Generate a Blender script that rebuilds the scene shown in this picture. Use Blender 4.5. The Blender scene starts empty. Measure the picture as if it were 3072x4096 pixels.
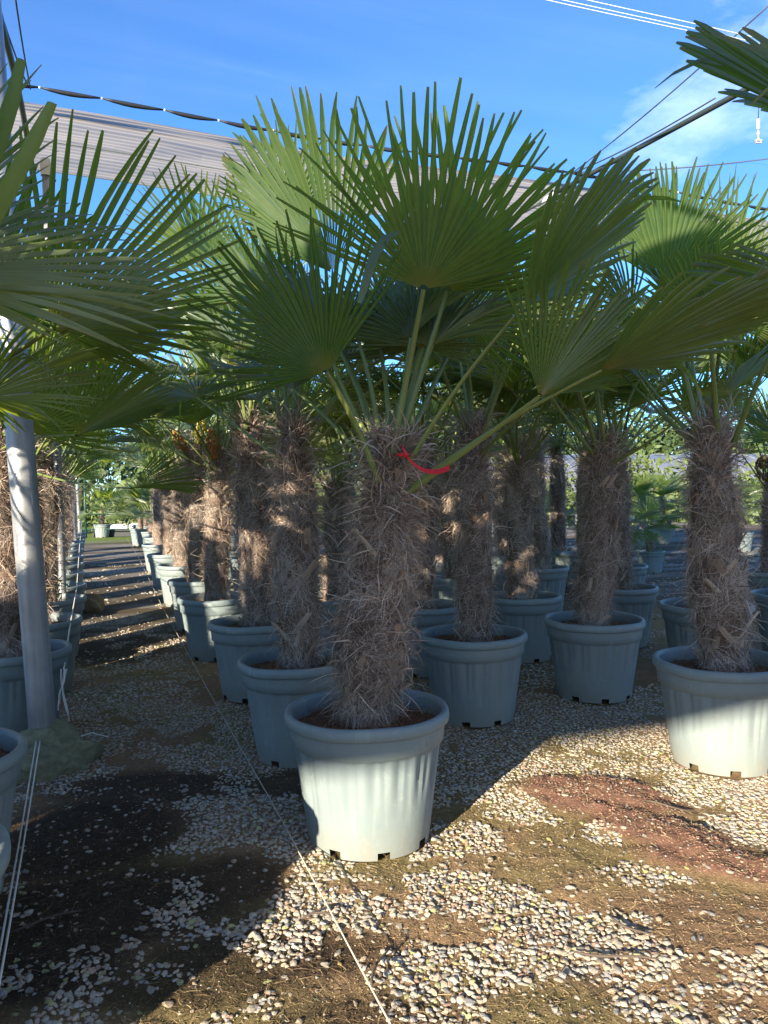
import bpy, math, random
import numpy as np
from mathutils import Vector, Matrix, Euler, Quaternion

# ---------------------------------------------------------------- camera, sky, sun, exposure
sc = bpy.context.scene
C = sc.collection
R = math.radians
cam_d = bpy.data.cameras.new('camera')
cam_d.sensor_fit = 'VERTICAL'; cam_d.sensor_height = 36.0; cam_d.lens = 26.69
cam_d.clip_start = 0.05; cam_d.clip_end = 3000
cam = bpy.data.objects.new('camera', cam_d); C.objects.link(cam)
cam.matrix_world = Matrix.Translation((0, 0, 1.40)) @ Matrix.Rotation(R(90 - 1.4), 4, 'X') @ Matrix.Rotation(R(-1.0), 4, 'Z')
sc.camera = cam

SUN_DIR = Vector((0.485, 0.875, -0.262)).normalized()      # the way the light travels
SUN_EL = math.asin(-SUN_DIR.z)
SUN_AZ = math.atan2(-SUN_DIR.x, -SUN_DIR.y)
w = bpy.data.worlds.new('World'); sc.world = w; w.use_nodes = True
nt = w.node_tree
for n in list(nt.nodes): nt.nodes.remove(n)
sky = nt.nodes.new('ShaderNodeTexSky'); sky.sky_type = 'NISHITA'; sky.sun_disc = False
sky.sun_elevation = R(30); sky.sun_rotation = SUN_AZ
sky.sun_elevation = SUN_EL
sky.altitude = 100; sky.air_density = 1.0; sky.dust_density = 0.05; sky.ozone_density = 7.5
geo = nt.nodes.new('ShaderNodeTexCoord')
mp = nt.nodes.new('ShaderNodeMapping'); mp.inputs['Scale'].default_value = (1.0, 1.0, 2.2)
mp.inputs['Location'].default_value = (8.3, 16.7, 8.1)
cn = nt.nodes.new('ShaderNodeTexNoise'); cn.inputs['Scale'].default_value = 3.4; cn.inputs['Detail'].default_value = 9; cn.inputs['Roughness'].default_value = 0.62
big = nt.nodes.new('ShaderNodeTexNoise'); big.inputs['Scale'].default_value = 0.9; big.inputs['Detail'].default_value = 2
mul = nt.nodes.new('ShaderNodeMath'); mul.operation = 'ADD'
cr = nt.nodes.new('ShaderNodeMapRange'); cr.inputs['From Min'].default_value = 1.10; cr.inputs['From Max'].default_value = 1.34
cr.inputs['To Max'].default_value = 0.32
mixc = nt.nodes.new('ShaderNodeMix'); mixc.data_type = 'RGBA'
mixc.inputs['B'].default_value = (7.5, 8.0, 9.0, 1)
bg = nt.nodes.new('ShaderNodeBackground'); bg.inputs['Strength'].default_value = 0.10
out = nt.nodes.new('ShaderNodeOutputWorld')
lk = nt.links.new
lk(geo.outputs['Generated'], mp.inputs['Vector']); lk(mp.outputs['Vector'], cn.inputs['Vector']); lk(mp.outputs['Vector'], big.inputs['Vector'])
lk(cn.outputs['Fac'], mul.inputs[0]); lk(big.outputs['Fac'], mul.inputs[1]); lk(mul.outputs[0], cr.inputs['Value'])
lk(cr.outputs['Result'], mixc.inputs['Factor']); lk(sky.outputs['Color'], mixc.inputs['A']); lk(mixc.outputs['Result'], bg.inputs['Color'])
lk(bg.outputs['Background'], out.inputs['Surface'])
sd = bpy.data.lights.new('sun', 'SUN'); sd.energy = 4.6; sd.angle = R(0.5); sd.color = (1.0, 0.87, 0.68)
sun = bpy.data.objects.new('sun', sd); C.objects.link(sun)
sun.rotation_mode = 'QUATERNION'; sun.rotation_quaternion = SUN_DIR.to_track_quat('-Z', 'Y'); sun.location = (-5, -9, 8)
vs = sc.view_settings
vs.view_transform = 'Standard'; vs.look = 'None'; vs.exposure = 1.9; vs.gamma = 1; vs.use_curve_mapping = False

# ---------------------------------------------------------------- helpers
def mesh_np(name, verts, faces, mats=(), cols=None, smooth=False, midx=None):
    """faces: list of (n,k) int arrays"""
    me = bpy.data.meshes.new(name)
    verts = np.asarray(verts, np.float32)
    me.vertices.add(len(verts)); me.vertices.foreach_set('co', verts.ravel())
    faces = [np.asarray(f, np.int32) for f in faces if len(f)]
    nl = sum(f.size for f in faces); npol = sum(len(f) for f in faces)
    me.loops.add(nl); me.polygons.add(npol)
    me.loops.foreach_set('vertex_index', np.concatenate([f.ravel() for f in faces]))
    tot = np.concatenate([np.full(len(f), f.shape[1], np.int32) for f in faces])
    me.polygons.foreach_set('loop_start', np.concatenate([[0], np.cumsum(tot)[:-1]]).astype(np.int32))
    me.polygons.foreach_set('loop_total', tot)
    if midx is not None: me.polygons.foreach_set('material_index', np.asarray(midx, np.int32))
    me.polygons.foreach_set('use_smooth', np.full(npol, bool(smooth)))
    me.update(calc_edges=True)
    if cols is not None:
        a = me.color_attributes.new('Col', 'FLOAT_COLOR', 'POINT')
        c = np.ones((len(verts), 4), np.float32); c[:, :cols.shape[1]] = cols
        a.data.foreach_set('color', c.ravel())
    for m in mats: me.materials.append(m)
    me.validate(clean_customdata=False)
    return me

def ob(name, me, parent=None, loc=None):
    o = bpy.data.objects.new(name, me); C.objects.link(o)
    if parent is not None: o.parent = parent
    if loc is not None: o.location = loc
    return o
def tag(o, label=None, cat=None, group=None, kind=None):
    if label: o['label'] = label
    if cat: o['category'] = cat
    if group: o['group'] = group
    if kind: o['kind'] = kind
    return o
def empty(name, loc): return ob(name, None, None, loc)

def hash2(ix, iy, seed):
    h = (ix.astype(np.int64) * 374761393 + iy.astype(np.int64) * 668265263 + seed * 974711) & 0x7fffffff
    h = ((h ^ (h >> 13)) * 1274126177) & 0x7fffffff
    return ((h ^ (h >> 16)) & 0xffff) / 65535.0
def vnoise(x, y, seed=0):
    x = np.asarray(x, float); y = np.asarray(y, float)
    ix = np.floor(x).astype(np.int64); iy = np.floor(y).astype(np.int64)
    fx = x - ix; fy = y - iy; fx = fx * fx * (3 - 2 * fx); fy = fy * fy * (3 - 2 * fy)
    a = hash2(ix, iy, seed); b = hash2(ix + 1, iy, seed); c = hash2(ix, iy + 1, seed); d = hash2(ix + 1, iy + 1, seed)
    return (a * (1 - fx) + b * fx) * (1 - fy) + (c * (1 - fx) + d * fx) * fy
def fbm(x, y, seed=0, o=4):
    s = 0; amp = .5; t = 0
    for k in range(o):
        s = s + amp * vnoise(np.asarray(x) * 2 ** k, np.asarray(y) * 2 ** k, seed + 17 * k); t += amp; amp *= .5
    return s / t
def sstep(a, b, x):
    t = np.clip((x - a) / (b - a), 0, 1); return t * t * (3 - 2 * t)

def tube(pts, rad, n=6, cap=True):
    """tube along points; rad scalar or list -> verts, faces"""
    pts = [Vector(p) for p in pts]; m = len(pts)
    if not hasattr(rad, '__len__'): rad = [rad] * m
    V = []; ref = None
    for i, p in enumerate(pts):
        d = (pts[min(i + 1, m - 1)] - pts[max(i - 1, 0)]).normalized()
        if ref is None: ref = d.orthogonal().normalized()
        x = (ref - d * ref.dot(d)).normalized(); ref = x; y = d.cross(x)
        for k in range(n):
            a = 2 * math.pi * k / n
            V.append(p + x * (math.cos(a) * rad[i]) + y * (math.sin(a) * rad[i]))
    q = [(i * n + k, i * n + (k + 1) % n, (i + 1) * n + (k + 1) % n, (i + 1) * n + k) for i in range(m - 1) for k in range(n)]
    F = [np.array(q)]
    if cap: F.append(np.array([list(range(n))[::-1], [(m - 1) * n + k for k in range(n)]]))
    return np.array([tuple(v) for v in V]), F
def tube_obj(name, pts, rad, mat, parent=None, n=8, smooth=True):
    v, f = tube(pts, rad, n); return ob(name, mesh_np(name, v, f, [mat], smooth=smooth), parent)
def merge(parts):
    V = []; F = {}; o = 0
    for v, fs in parts:
        V.append(np.asarray(v, float))
        for f in fs:
            f = np.asarray(f); F.setdefault(f.shape[1], []).append(f + o)
        o += len(v)
    return np.concatenate(V), [np.concatenate(x) for x in F.values()]
def lathe(prof, n=32, close_top=False, close_bot=False):
    prof = np.array(prof, float); m = len(prof); a = np.arange(n) * 2 * np.pi / n
    V = np.stack([np.outer(prof[:, 0], np.cos(a)), np.outer(prof[:, 0], np.sin(a)), np.repeat(prof[:, 1:2], n, 1)], -1).reshape(-1, 3)
    i, k = np.meshgrid(np.arange(m - 1), np.arange(n), indexing='ij'); k2 = (k + 1) % n
    F = [np.stack([i * n + k, i * n + k2, (i + 1) * n + k2, (i + 1) * n + k], -1).reshape(-1, 4)]
    caps = []
    if close_bot: caps.append(list(range(n))[::-1])
    if close_top: caps.append([(m - 1) * n + q for q in range(n)])
    if caps: F.append(np.array(caps))
    return V, F
def boxvf(c, s):
    c = np.array(c, float); s = np.array(s, float) / 2
    v = np.array([[x, y, z] for x in (-1, 1) for y in (-1, 1) for z in (-1, 1)]) * s + c
    return v, [np.array([[0, 1, 3, 2], [4, 6, 7, 5], [0, 4, 5, 1], [2, 3, 7, 6], [0, 2, 6, 4], [1, 5, 7, 3]])]

# ---------------------------------------------------------------- materials
class NT:
    def __init__(s, name):
        s.m = bpy.data.materials.new(name); s.m.use_nodes = True; s.t = s.m.node_tree
        for n in list(s.t.nodes): s.t.nodes.remove(n)
        s.out = s.n('OutputMaterial')
    def n(s, typ, **kw):
        nd = s.t.nodes.new('ShaderNode' + typ)
        for k, v in kw.items():
            if hasattr(nd, k) and k not in nd.inputs: setattr(nd, k, v)
            else: nd.inputs[k].default_value = v
        return nd
    def l(s, a, b): s.t.links.new(a, b)
    def math(s, op, a, b=None):
        nd = s.n('Math', operation=op)
        for i, x in enumerate((a, b)):
            if x is None: continue
            if isinstance(x, (int, float)): nd.inputs[i].default_value = x
            else: s.l(x, nd.inputs[i])
        return nd.outputs[0]
    def mix(s, f, a, b, typ='MIX'):
        nd = s.n('Mix', data_type='RGBA', blend_type=typ)
        for key, x in (('Factor', f), ('A', a), ('B', b)):
            i = [q for q in nd.inputs if q.name == key and (q.type == ('VALUE' if key == 'Factor' else 'RGBA'))][0]
            if isinstance(x, (int, float)): i.default_value = x
            elif isinstance(x, tuple): i.default_value = (*x, 1)
            else: s.l(x, i)
        return [q for q in nd.outputs if q.type == 'RGBA'][0]
    def ramp(s, f, a, b, lo=0.0, hi=1.0):
        nd = s.n('MapRange'); nd.inputs['From Min'].default_value = a; nd.inputs['From Max'].default_value = b
        nd.inputs['To Min'].default_value = lo; nd.inputs['To Max'].default_value = hi
        s.l(f, nd.inputs['Value']); return nd.outputs['Result']
    def noise(s, scale, detail=4, rough=.6, vec=None, **kw):
        nd = s.n('TexNoise'); nd.inputs['Scale'].default_value = scale; nd.inputs['Detail'].default_value = detail; nd.inputs['Roughness'].default_value = rough
        if vec is not None: s.l(vec, nd.inputs['Vector'])
        return nd.outputs['Fac']
    def obj(s): return s.n('TexCoord').outputs['Object']
    def pos(s): return s.n('NewGeometry').outputs['Position']
    def attr(s, name='Col'): return s.n('Attribute', attribute_name=name)
    def bump(s, h, strength, dist):
        b = s.n('Bump'); b.inputs['Strength'].default_value = strength; b.inputs['Distance'].default_value = dist
        s.l(h, b.inputs['Height']); return b.outputs['Normal']
    def bsdf(s, col, rough=.6, spec=.5, normal=None, metal=0.0, sub=0.0):
        b = s.n('BsdfPrincipled')
        for key, x in (('Base Color', col), ('Roughness', rough), ('Specular IOR Level', spec), ('Metallic', metal)):
            if isinstance(x, (int, float)): b.inputs[key].default_value = x
            elif isinstance(x, tuple): b.inputs[key].default_value = (*x, 1)
            else: s.l(x, b.inputs[key])
        if normal is not None: s.l(normal, b.inputs['Normal'])
        return b.outputs['BSDF']
    def done(s, sh): s.l(sh, s.out.inputs['Surface']); return s.m
    def sep(s, c):
        nd = s.n('SeparateColor'); s.l(c, nd.inputs[0]); return nd.outputs

def mat_leaf():
    t = NT('palm_leaf'); a = t.attr(); r, g, b = t.sep(a.outputs['Color'])[:3]
    rnd = t.n('ObjectInfo').outputs['Random']
    geo = t.n('NewGeometry')
    base = t.mix(rnd, (.052, .095, .036), (.145, .175, .052))
    base = t.mix(t.ramp(g, 0, 1, 0, .5), base, (.048, .096, .05))
    under = t.mix(.55, base, (.115, .152, .11))
    col = t.mix(geo.outputs['Backfacing'], base, under)
    nz = t.noise(9, 3, .6, t.obj())
    col = t.mix(t.ramp(nz, .35, .75, 0, .35), col, (.085, .105, .03))
    col = t.mix(t.ramp(r, .02, .16, .75, 0), col, (.17, .135, .04))
    tip = t.math('MULTIPLY', t.ramp(r, .93, 1.0, 0, 1), t.ramp(g, .45, .8, 0, .8))
    col = t.mix(tip, col, (.17, .11, .05))
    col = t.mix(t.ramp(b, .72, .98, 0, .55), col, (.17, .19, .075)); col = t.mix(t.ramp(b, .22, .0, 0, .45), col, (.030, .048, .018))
    bs = t.bsdf(col, t.ramp(nz, .3, .7, .29, .42), .7)
    tr = t.n('BsdfTranslucent')
    t.l(t.mix(1.0, col, (4.8, 4.6, 1.1), 'MULTIPLY'), tr.inputs['Color'])
    ms = t.n('MixShader'); ms.inputs[0].default_value = .38; t.l(bs, ms.inputs[1]); t.l(tr.outputs[0], ms.inputs[2])
    return t.done(ms.outputs[0])
def mat_stalk():
    t = NT('leaf_stalk'); nz = t.noise(14, 4, .6, t.obj()); rnd = t.n('ObjectInfo').outputs['Random']
    c = t.mix(rnd, (.12, .18, .05), (.19, .24, .06)); c = t.mix(t.ramp(nz, .45, .8, 0, .5), c, (.2, .17, .06))
    return t.done(t.bsdf(c, .42, .5))
def mat_fibre(name, dark, mid, pale, tr=.15):
    t = NT(name); a = t.attr(); r, g, b = t.sep(a.outputs['Color'])[:3]
    c = t.mix(t.ramp(g, .0, .6), dark, mid); c = t.mix(t.ramp(g, .55, 1.0), c, pale)
    bs = t.bsdf(c, .6, .35); tl = t.n('BsdfTranslucent'); t.l(c, tl.inputs['Color'])
    ms = t.n('MixShader'); ms.inputs[0].default_value = tr; t.l(bs, ms.inputs[1]); t.l(tl.outputs[0], ms.inputs[2])
    return t.done(ms.outputs[0])
def mat_core():
    t = NT('fibre_core'); o = t.obj()
    mp = t.n('Mapping'); mp.inputs['Scale'].default_value = (60, 60, 9); mp.inputs['Rotation'].default_value = (.5, .3, 0); t.l(o, mp.inputs['Vector'])
    n1 = t.noise(1, 6, .7, mp.outputs[0]); n2 = t.noise(7, 3, .6, o)
    c = t.mix(t.ramp(n1, .3, .7), (.06, .037, .024), (.27, .175, .12)); c = t.mix(t.ramp(n2, .4, .7, 0, .5), c, (.16, .12, .09))
    return t.done(t.bsdf(c, .85, .2, t.bump(n1, .9, .02)))
def mat_plastic():
    t = NT('pot_plastic'); o = t.obj(); g = t.n('NewGeometry')
    rnd = t.n('ObjectInfo').outputs['Random']
    n1 = t.noise(3.0, 5, .65, o); n2 = t.noise(60, 3, .6, o); n3 = t.noise(17, 6, .7, o)
    c = t.mix(rnd, (.158, .200, .208), (.190, .228, .230))
    c = t.mix(t.ramp(n1, .4, .75, 0, .4), c, (.25, .3, .26))
    c = t.mix(t.ramp(n3, .60, .72, 0, .4), c, (.36, .38, .34))
    mp = t.n('Mapping'); mp.inputs['Scale'].default_value = (26, 26, 2.2); t.l(o, mp.inputs['Vector'])
    drip = t.noise(1, 4, .6, mp.outputs[0])
    c = t.mix(t.ramp(drip, .58, .78, 0, .35), c, (.33, .37, .34))
    z = t.n('SeparateXYZ'); t.l(o, z.inputs[0])
    low = t.math('MULTIPLY', t.ramp(z.outputs[2], .14, 0, 0, 1), t.ramp(n3, .35, .7, .1, .8))
    c = t.mix(low, c, (.23, .2, .14))
    sp = t.n('TexVoronoi'); sp.inputs['Scale'].default_value = 55; t.l(o, sp.inputs['Vector'])
    c = t.mix(t.math('MULTIPLY', t.ramp(sp.outputs['Distance'], .10, .06, 0, .6), t.ramp(n1, .45, .6)), c, (.48, .47, .42))
    rg = t.ramp(n3, .3, .7, .42, .62)
    return t.done(t.bsdf(c, rg, .45, t.bump(n2, .12, .004)))
def mat_soil():
    t = NT('potting_soil'); o = t.obj(); n = t.noise(45, 6, .75, o); n2 = t.noise(9, 3, .6, o)
    c = t.mix(t.ramp(n, .3, .7), (.055, .031, .02), (.24, .13, .08)); c = t.mix(t.ramp(n2, .5, .75, 0, .5), c, (.27, .15, .085))
    return t.done(t.bsdf(c, .95, .15, t.bump(n, 1.0, .015)))
def mat_ground():
    t = NT('ground_soil'); a = t.attr(); p = t.pos()
    n = t.noise(60, 6, .75, p); n2 = t.noise(7, 5, .65, p); n3 = t.noise(220, 3, .6, p)
    c = t.mix(1.0, a.outputs['Color'], t.mix(n, (.35, .35, .35), (1.6, 1.6, 1.6)), 'MULTIPLY')
    c = t.mix(1.0, c, t.mix(n2, (.65, .65, .65), (1.35, 1.35, 1.35)), 'MULTIPLY')
    c = t.mix(t.ramp(n3, .62, .75, 0, .5), c, (.26, .2, .12))
    bn = t.bump(n, .8, .02); b2 = t.n('Bump'); b2.inputs['Strength'].default_value = .6; b2.inputs['Distance'].default_value = .006
    t.l(n3, b2.inputs['Height']); t.l(bn, b2.inputs['Normal'])
    return t.done(t.bsdf(c, .95, .15, b2.outputs['Normal']))
def mat_stone():
    t = NT('gravel_stone'); a = t.attr(); p = t.pos(); n = t.noise(140, 4, .65, p); n2 = t.noise(38, 3, .6, p)
    c = t.mix(1.0, a.outputs['Color'], t.mix(n, (.6, .6, .6), (1.3, 1.3, 1.3)), 'MULTIPLY')
    c = t.mix(t.ramp(n2, .55, .7, 0, .45), c, (.2, .16, .09))
    return t.done(t.bsdf(c, .85, .3, t.bump(n, .4, .004)))
def mat_simple(name, c, rough=.6, metal=0., nscale=20, var=.3, bumpd=0.002, spec=.5):
    t = NT(name); o = t.obj(); n = t.noise(nscale, 5, .65, o)
    cc = t.mix(1.0, c, t.mix(n, (1 - var,) * 3, (1 + var,) * 3), 'MULTIPLY')
    return t.done(t.bsdf(cc, rough, spec, t.bump(n, .4, bumpd), metal))
def mat_galv():
    t = NT('galvanised_steel'); o = t.obj(); n = t.noise(5, 5, .6, o)
    mp = t.n('Mapping'); mp.inputs['Scale'].default_value = (30, 30, 1.4); t.l(o, mp.inputs['Vector']); s = t.noise(1, 4, .6, mp.outputs[0])
    c = t.mix(t.ramp(n, .3, .7), (.27, .28, .29), (.40, .41, .42)); c = t.mix(t.ramp(s, .55, .75, 0, .5), c, (.62, .62, .6))
    z = t.n('SeparateXYZ'); t.l(o, z.inputs[0])
    rust = t.math('MULTIPLY', t.ramp(z.outputs[2], .34, .05, 0, 1), t.ramp(n, .38, .6, 0.1, 1))
    c = t.mix(rust, c, (.2, .13, .09))
    return t.done(t.bsdf(c, t.ramp(n, .3, .7, .38, .55), .5, None, .55))
def mat_clearnet():
    t = NT('shade_net_mesh'); p = t.pos()
    mp = t.n('Mapping'); mp.inputs['Rotation'].default_value = (0, 0, R(-21)); t.l(p, mp.inputs['Vector'])
    m2 = t.n('Mapping'); m2.inputs['Scale'].default_value = (.5, 14, 1); t.l(mp.outputs[0], m2.inputs['Vector'])
    n = t.noise(1, 5, .6, m2.outputs[0])
    m3 = t.n('Mapping'); m3.inputs['Scale'].default_value = (1.6, .25, 1); m3.inputs['Rotation'].default_value = (0, 0, R(38)); t.l(mp.outputs[0], m3.inputs['Vector'])
    n2 = t.noise(1.6, 4, .6, m3.outputs[0])
    f = t.math('ADD', t.ramp(n, .35, .7, .10, .17), t.ramp(n2, .5, .75, 0, .06))
    tl = t.n('BsdfTranslucent'); tl.inputs['Color'].default_value = (.30, .42, .62, 1)
    df = t.n('BsdfDiffuse'); df.inputs['Color'].default_value = (.25, .32, .42, 1)
    m1 = t.n('MixShader'); m1.inputs[0].default_value = .35; t.l(tl.outputs[0], m1.inputs[1]); t.l(df.outputs[0], m1.inputs[2])
    tp = t.n('BsdfTransparent'); tp.inputs['Color'].default_value = (.93, .97, 1, 1)
    ms = t.n('MixShader'); t.l(f, ms.inputs[0]); t.l(tp.outputs[0], ms.inputs[1]); t.l(m1.outputs[0], ms.inputs[2])
    return t.done(ms.outputs[0])
def mat_densenet():
    t = NT('dense_net_cloth'); p = t.pos()
    mp = t.n('Mapping'); mp.inputs['Rotation'].default_value = (0, 0, R(-21)); t.l(p, mp.inputs['Vector'])
    m2 = t.n('Mapping'); m2.inputs['Scale'].default_value = (.35, 16, 1); t.l(mp.outputs[0], m2.inputs['Vector'])
    n = t.noise(1, 5, .6, m2.outputs[0])
    c = t.mix(t.ramp(n, .3, .7), (.42, .385, .35), (.50, .46, .415))
    df = t.n('BsdfDiffuse'); t.l(c, df.inputs['Color']); tl = t.n('BsdfTranslucent'); t.l(c, tl.inputs['Color'])
    ms = t.n('MixShader'); ms.inputs[0].default_value = .72; t.l(df.outputs[0], ms.inputs[1]); t.l(tl.outputs[0], ms.inputs[2])
    return t.done(ms.outputs[0])

M = dict(leaf=mat_leaf(), stalk=mat_stalk(), fibre=mat_fibre('trunk_hair', (.10, .064, .045), (.50, .40, .325), (.78, .69, .61)),
         sheath=mat_fibre('dry_sheath', (.16, .10, .07), (.46, .35, .26), (.70, .59, .49), .25), core=mat_core(), plastic=mat_plastic(), soil=mat_soil(),
         ground=mat_ground(), stone=mat_stone(), galv=mat_galv(), net=mat_clearnet(), dense=mat_densenet(),
         hole=mat_simple('pot_inside', (.03, .035, .035), .8), black=mat_simple('black_hem', (.012, .013, .018), .6, 0, 30),
         pipe=mat_simple('dark_pipe', (.035, .045, .045), .42, 0, 12), cable=mat_simple('steel_cable', (.06, .065, .08), .5, .3),
         twine=mat_simple('tan_twine', (.40, .36, .28), .85, 0, 90, .25), white=mat_simple('white_string', (.62, .60, .54), .8, 0, 90, .25), red=mat_simple('red_ribbon', (.62, .012, .02), .45, 0, 12, .12, .0008),
         thread=mat_simple('pale_thread', (.75, .85, .85), .6), litter=mat_fibre('litter', (.08, .05, .03), (.26, .18, .09), (.5, .42, .24), .1),
         moss=mat_simple('mossy_concrete', (.19, .185, .11), .95, 0, 22, .65, .03), rock=mat_simple('boulder_stone', (.22, .17, .10), .9, 0, 9, .5, .03),
         brass=mat_simple('sprinkler_plastic', (.55, .42, .28), .5), orange=mat_simple('flower_bud', (.42, .17, .035), .7, 0, 40, .5, .006),
         yellow=mat_simple('flower_yellow', (.42, .36, .06), .7, 0, 60, .5, .006), brownfruit=mat_simple('fruit_cluster', (.17, .12, .05), .7, 0, 60, .5, .004),
         tunnel=mat_simple('tunnel_film', (.15, .165, .19), .45, 0, 1.2, .25, .02), green=mat_simple('green_paint', (.01, .05, .035), .5),
         hedge=mat_simple('hedge_leaf', (.05, .085, .025), .6, 0, 1.2, .6, .01), grass=mat_simple('grass_blade', (.085, .12, .03), .7, 0, 2, .5, .01), bark=mat_simple('tree_bark', (.08, .06, .045), .9),
         seedling=mat_simple('seedling_leaf', (.12, .22, .05), .5), film=mat_simple('silage_film', (.66, .66, .64), .5, 0, 3, .2, .01))

# ---------------------------------------------------------------- the ground
A_ = R(21)
AX = Vector((-math.sin(A_), math.cos(A_), 0)); PX = Vector((math.cos(A_), math.sin(A_), 0))
def US(u, s): return PX * u + AX * s
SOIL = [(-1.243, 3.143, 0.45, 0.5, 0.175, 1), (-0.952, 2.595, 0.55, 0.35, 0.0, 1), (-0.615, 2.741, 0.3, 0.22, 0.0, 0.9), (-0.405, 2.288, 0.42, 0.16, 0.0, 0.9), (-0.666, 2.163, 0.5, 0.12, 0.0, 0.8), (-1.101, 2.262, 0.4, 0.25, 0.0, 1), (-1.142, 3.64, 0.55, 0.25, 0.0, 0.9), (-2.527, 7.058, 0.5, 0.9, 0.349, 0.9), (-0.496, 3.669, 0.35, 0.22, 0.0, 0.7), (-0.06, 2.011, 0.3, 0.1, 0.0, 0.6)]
GRAV = [(-1.559, 5.012, 0.55, 0.55, 0.175, 1), (-0.821, 3.939, 0.4, 0.3, -0.262, 1), (-0.541, 3.116, 0.32, 0.28, 0.0, 0.9), (-0.291, 2.408, 0.35, 0.16, 0.175, 0.9), (0.417, 2.219, 0.75, 0.16, 0.0, 1.2), (0.398, 2.522, 0.22, 0.16, 0.0, 1.1), (0.192, 2.041, 0.6, 0.1, 0.0, 1), (1.027, 2.202, 0.35, 0.16, 0.0, 1), (0.782, 3.107, 0.18, 0.1, -0.524, 1), (1.454, 3.58, 0.35, 0.3, 0.0, 1), (1.421, 3.04, 0.3, 0.2, 0.0, 1), (0.464, 3.944, 0.4, 0.35, 0.0, 1), (1.176, 4.641, 0.4, 0.4, 0.0, 1), (0.606, 3.399, 0.35, 0.07, -0.524, 1), (-0.07, 2.537, 0.3, 0.08, 0.0, 0.8), (0.062, 2.751, 0.3, 0.05, 0.0, 0.9)]
REDS = [(0.951, 3.436, 0.38, 0.26, -0.436, 1), (1.107, 3.052, 0.34, 0.17, -0.663, 1), (1.28, 2.777, 0.36, 0.13, -0.349, 1)]
BARE = [(0.29, 2.812, 0.42, 0.09, 0.0, 1), (0.677, 2.764, 0.35, 0.11, 0.0, 1), (0.948, 2.533, 0.4, 0.1, -0.175, 1), (0.007, 2.399, 0.3, 0.1, 0.0, 1), (0.229, 2.392, 0.22, 0.09, 0.0, 0.9), (1.032, 2.368, 0.2, 0.14, 0.0, 1), (0.832, 2.122, 0.2, 0.1, 0.0, 0.9)]
def blobs(lst, x, y):
    v = np.zeros(np.shape(x))
    for cx, cy, rx, ry, rot, wt in lst:
        c, s = math.cos(rot), math.sin(rot); dx = x - cx; dy = y - cy
        a = (dx * c + dy * s) / rx; b = (-dx * s + dy * c) / ry
        v = np.maximum(v, wt * (1 - sstep(.55, 1.25, np.sqrt(a * a + b * b))))
    return v
def gravel_density(x, y):
    n = fbm(x * 1.7, y * 1.7, 5, 4); n2 = fbm(x * 5.5, y * 5.5, 9, 3)
    v = .56 + (n - .5) * 2.0 + (n2 - .5) * 2.6
    v = v + blobs(GRAV, x, y) * .48 - blobs(SOIL, x, y) * .55 - blobs(REDS, x, y) * 1.2 - blobs(BARE, x, y) * .55
    u = x * math.cos(A_) + y * math.sin(A_); s = -x * math.sin(A_) + y * math.cos(A_)
    v = v - sstep(6, 9, s) * .25
    return v
def height(x, y):
    near = 1 - sstep(7, 10, y)
    h = (fbm(x * 3, y * 3, 21, 3) - .5) * .03 + (fbm(x * 22, y * 22, 3, 3) - .5) * .012 * near
    h = h + blobs(REDS, x, y) * (.03 + (fbm(x * 11, y * 11, 31, 4) - .5) * .05) * near + (fbm(x * 50, y * 50, 13, 2) - .5) * .007 * (1 - sstep(4, 5.5, y))
    far = sstep(60, 400, np.hypot(x, y))
    return h - .006 + far * 1.5
def ground_col(x, y):
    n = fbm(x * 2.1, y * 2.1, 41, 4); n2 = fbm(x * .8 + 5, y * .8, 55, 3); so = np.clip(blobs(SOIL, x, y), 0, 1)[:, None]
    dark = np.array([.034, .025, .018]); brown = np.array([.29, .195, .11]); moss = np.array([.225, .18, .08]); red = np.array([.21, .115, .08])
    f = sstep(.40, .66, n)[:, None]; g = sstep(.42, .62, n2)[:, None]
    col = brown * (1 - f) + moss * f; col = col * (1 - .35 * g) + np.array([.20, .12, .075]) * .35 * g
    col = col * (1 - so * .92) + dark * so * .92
    rd = np.clip(blobs(REDS, x, y) * 1.3, 0, 1)[:, None]; return col * (1 - rd) + red * rd
def make_ground():
    xs = np.concatenate([-np.geomspace(2.9, 900, 30)[::-1], np.linspace(-2.8, 2.8, 380), np.geomspace(2.9, 900, 30)])
    ys = np.concatenate([-np.geomspace(1.0, 900, 18)[::-1], np.linspace(-.8, 1.2, 8), np.linspace(1.25, 6.5, 330), np.geomspace(6.56, 30, 70), np.geomspace(31, 900, 25)])
    X, Y = np.meshgrid(xs, ys); x = X.ravel(); y = Y.ravel(); z = height(x, y)
    V = np.stack([x, y, z], -1); nx = len(xs); ny = len(ys)
    i, j = np.meshgrid(np.arange(ny - 1), np.arange(nx - 1), indexing='ij')
    F = np.stack([i * nx + j, i * nx + j + 1, (i + 1) * nx + j + 1, (i + 1) * nx + j], -1).reshape(-1, 4)
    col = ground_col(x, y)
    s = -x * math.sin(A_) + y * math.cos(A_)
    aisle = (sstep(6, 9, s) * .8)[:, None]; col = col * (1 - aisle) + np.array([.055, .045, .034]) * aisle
    u = x * math.cos(A_) + y * math.sin(A_)
    gm = (sstep(7, 10, s) * sstep(.35, .7, gravel_density(x, y) + .15) * .8)[:, None]; col = col * (1 - gm) + np.array([.27, .25, .22]) * gm
    paved = (sstep(24, 28, s) * 1.0)[:, None]; gn = fbm(x * .15, y * .15, 77, 3)[:, None]
    col = col * (1 - paved) + (np.array([.15, .20, .04]) * (.7 + .6 * gn)) * paved
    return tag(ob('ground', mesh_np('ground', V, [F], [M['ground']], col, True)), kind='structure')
make_ground()

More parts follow.
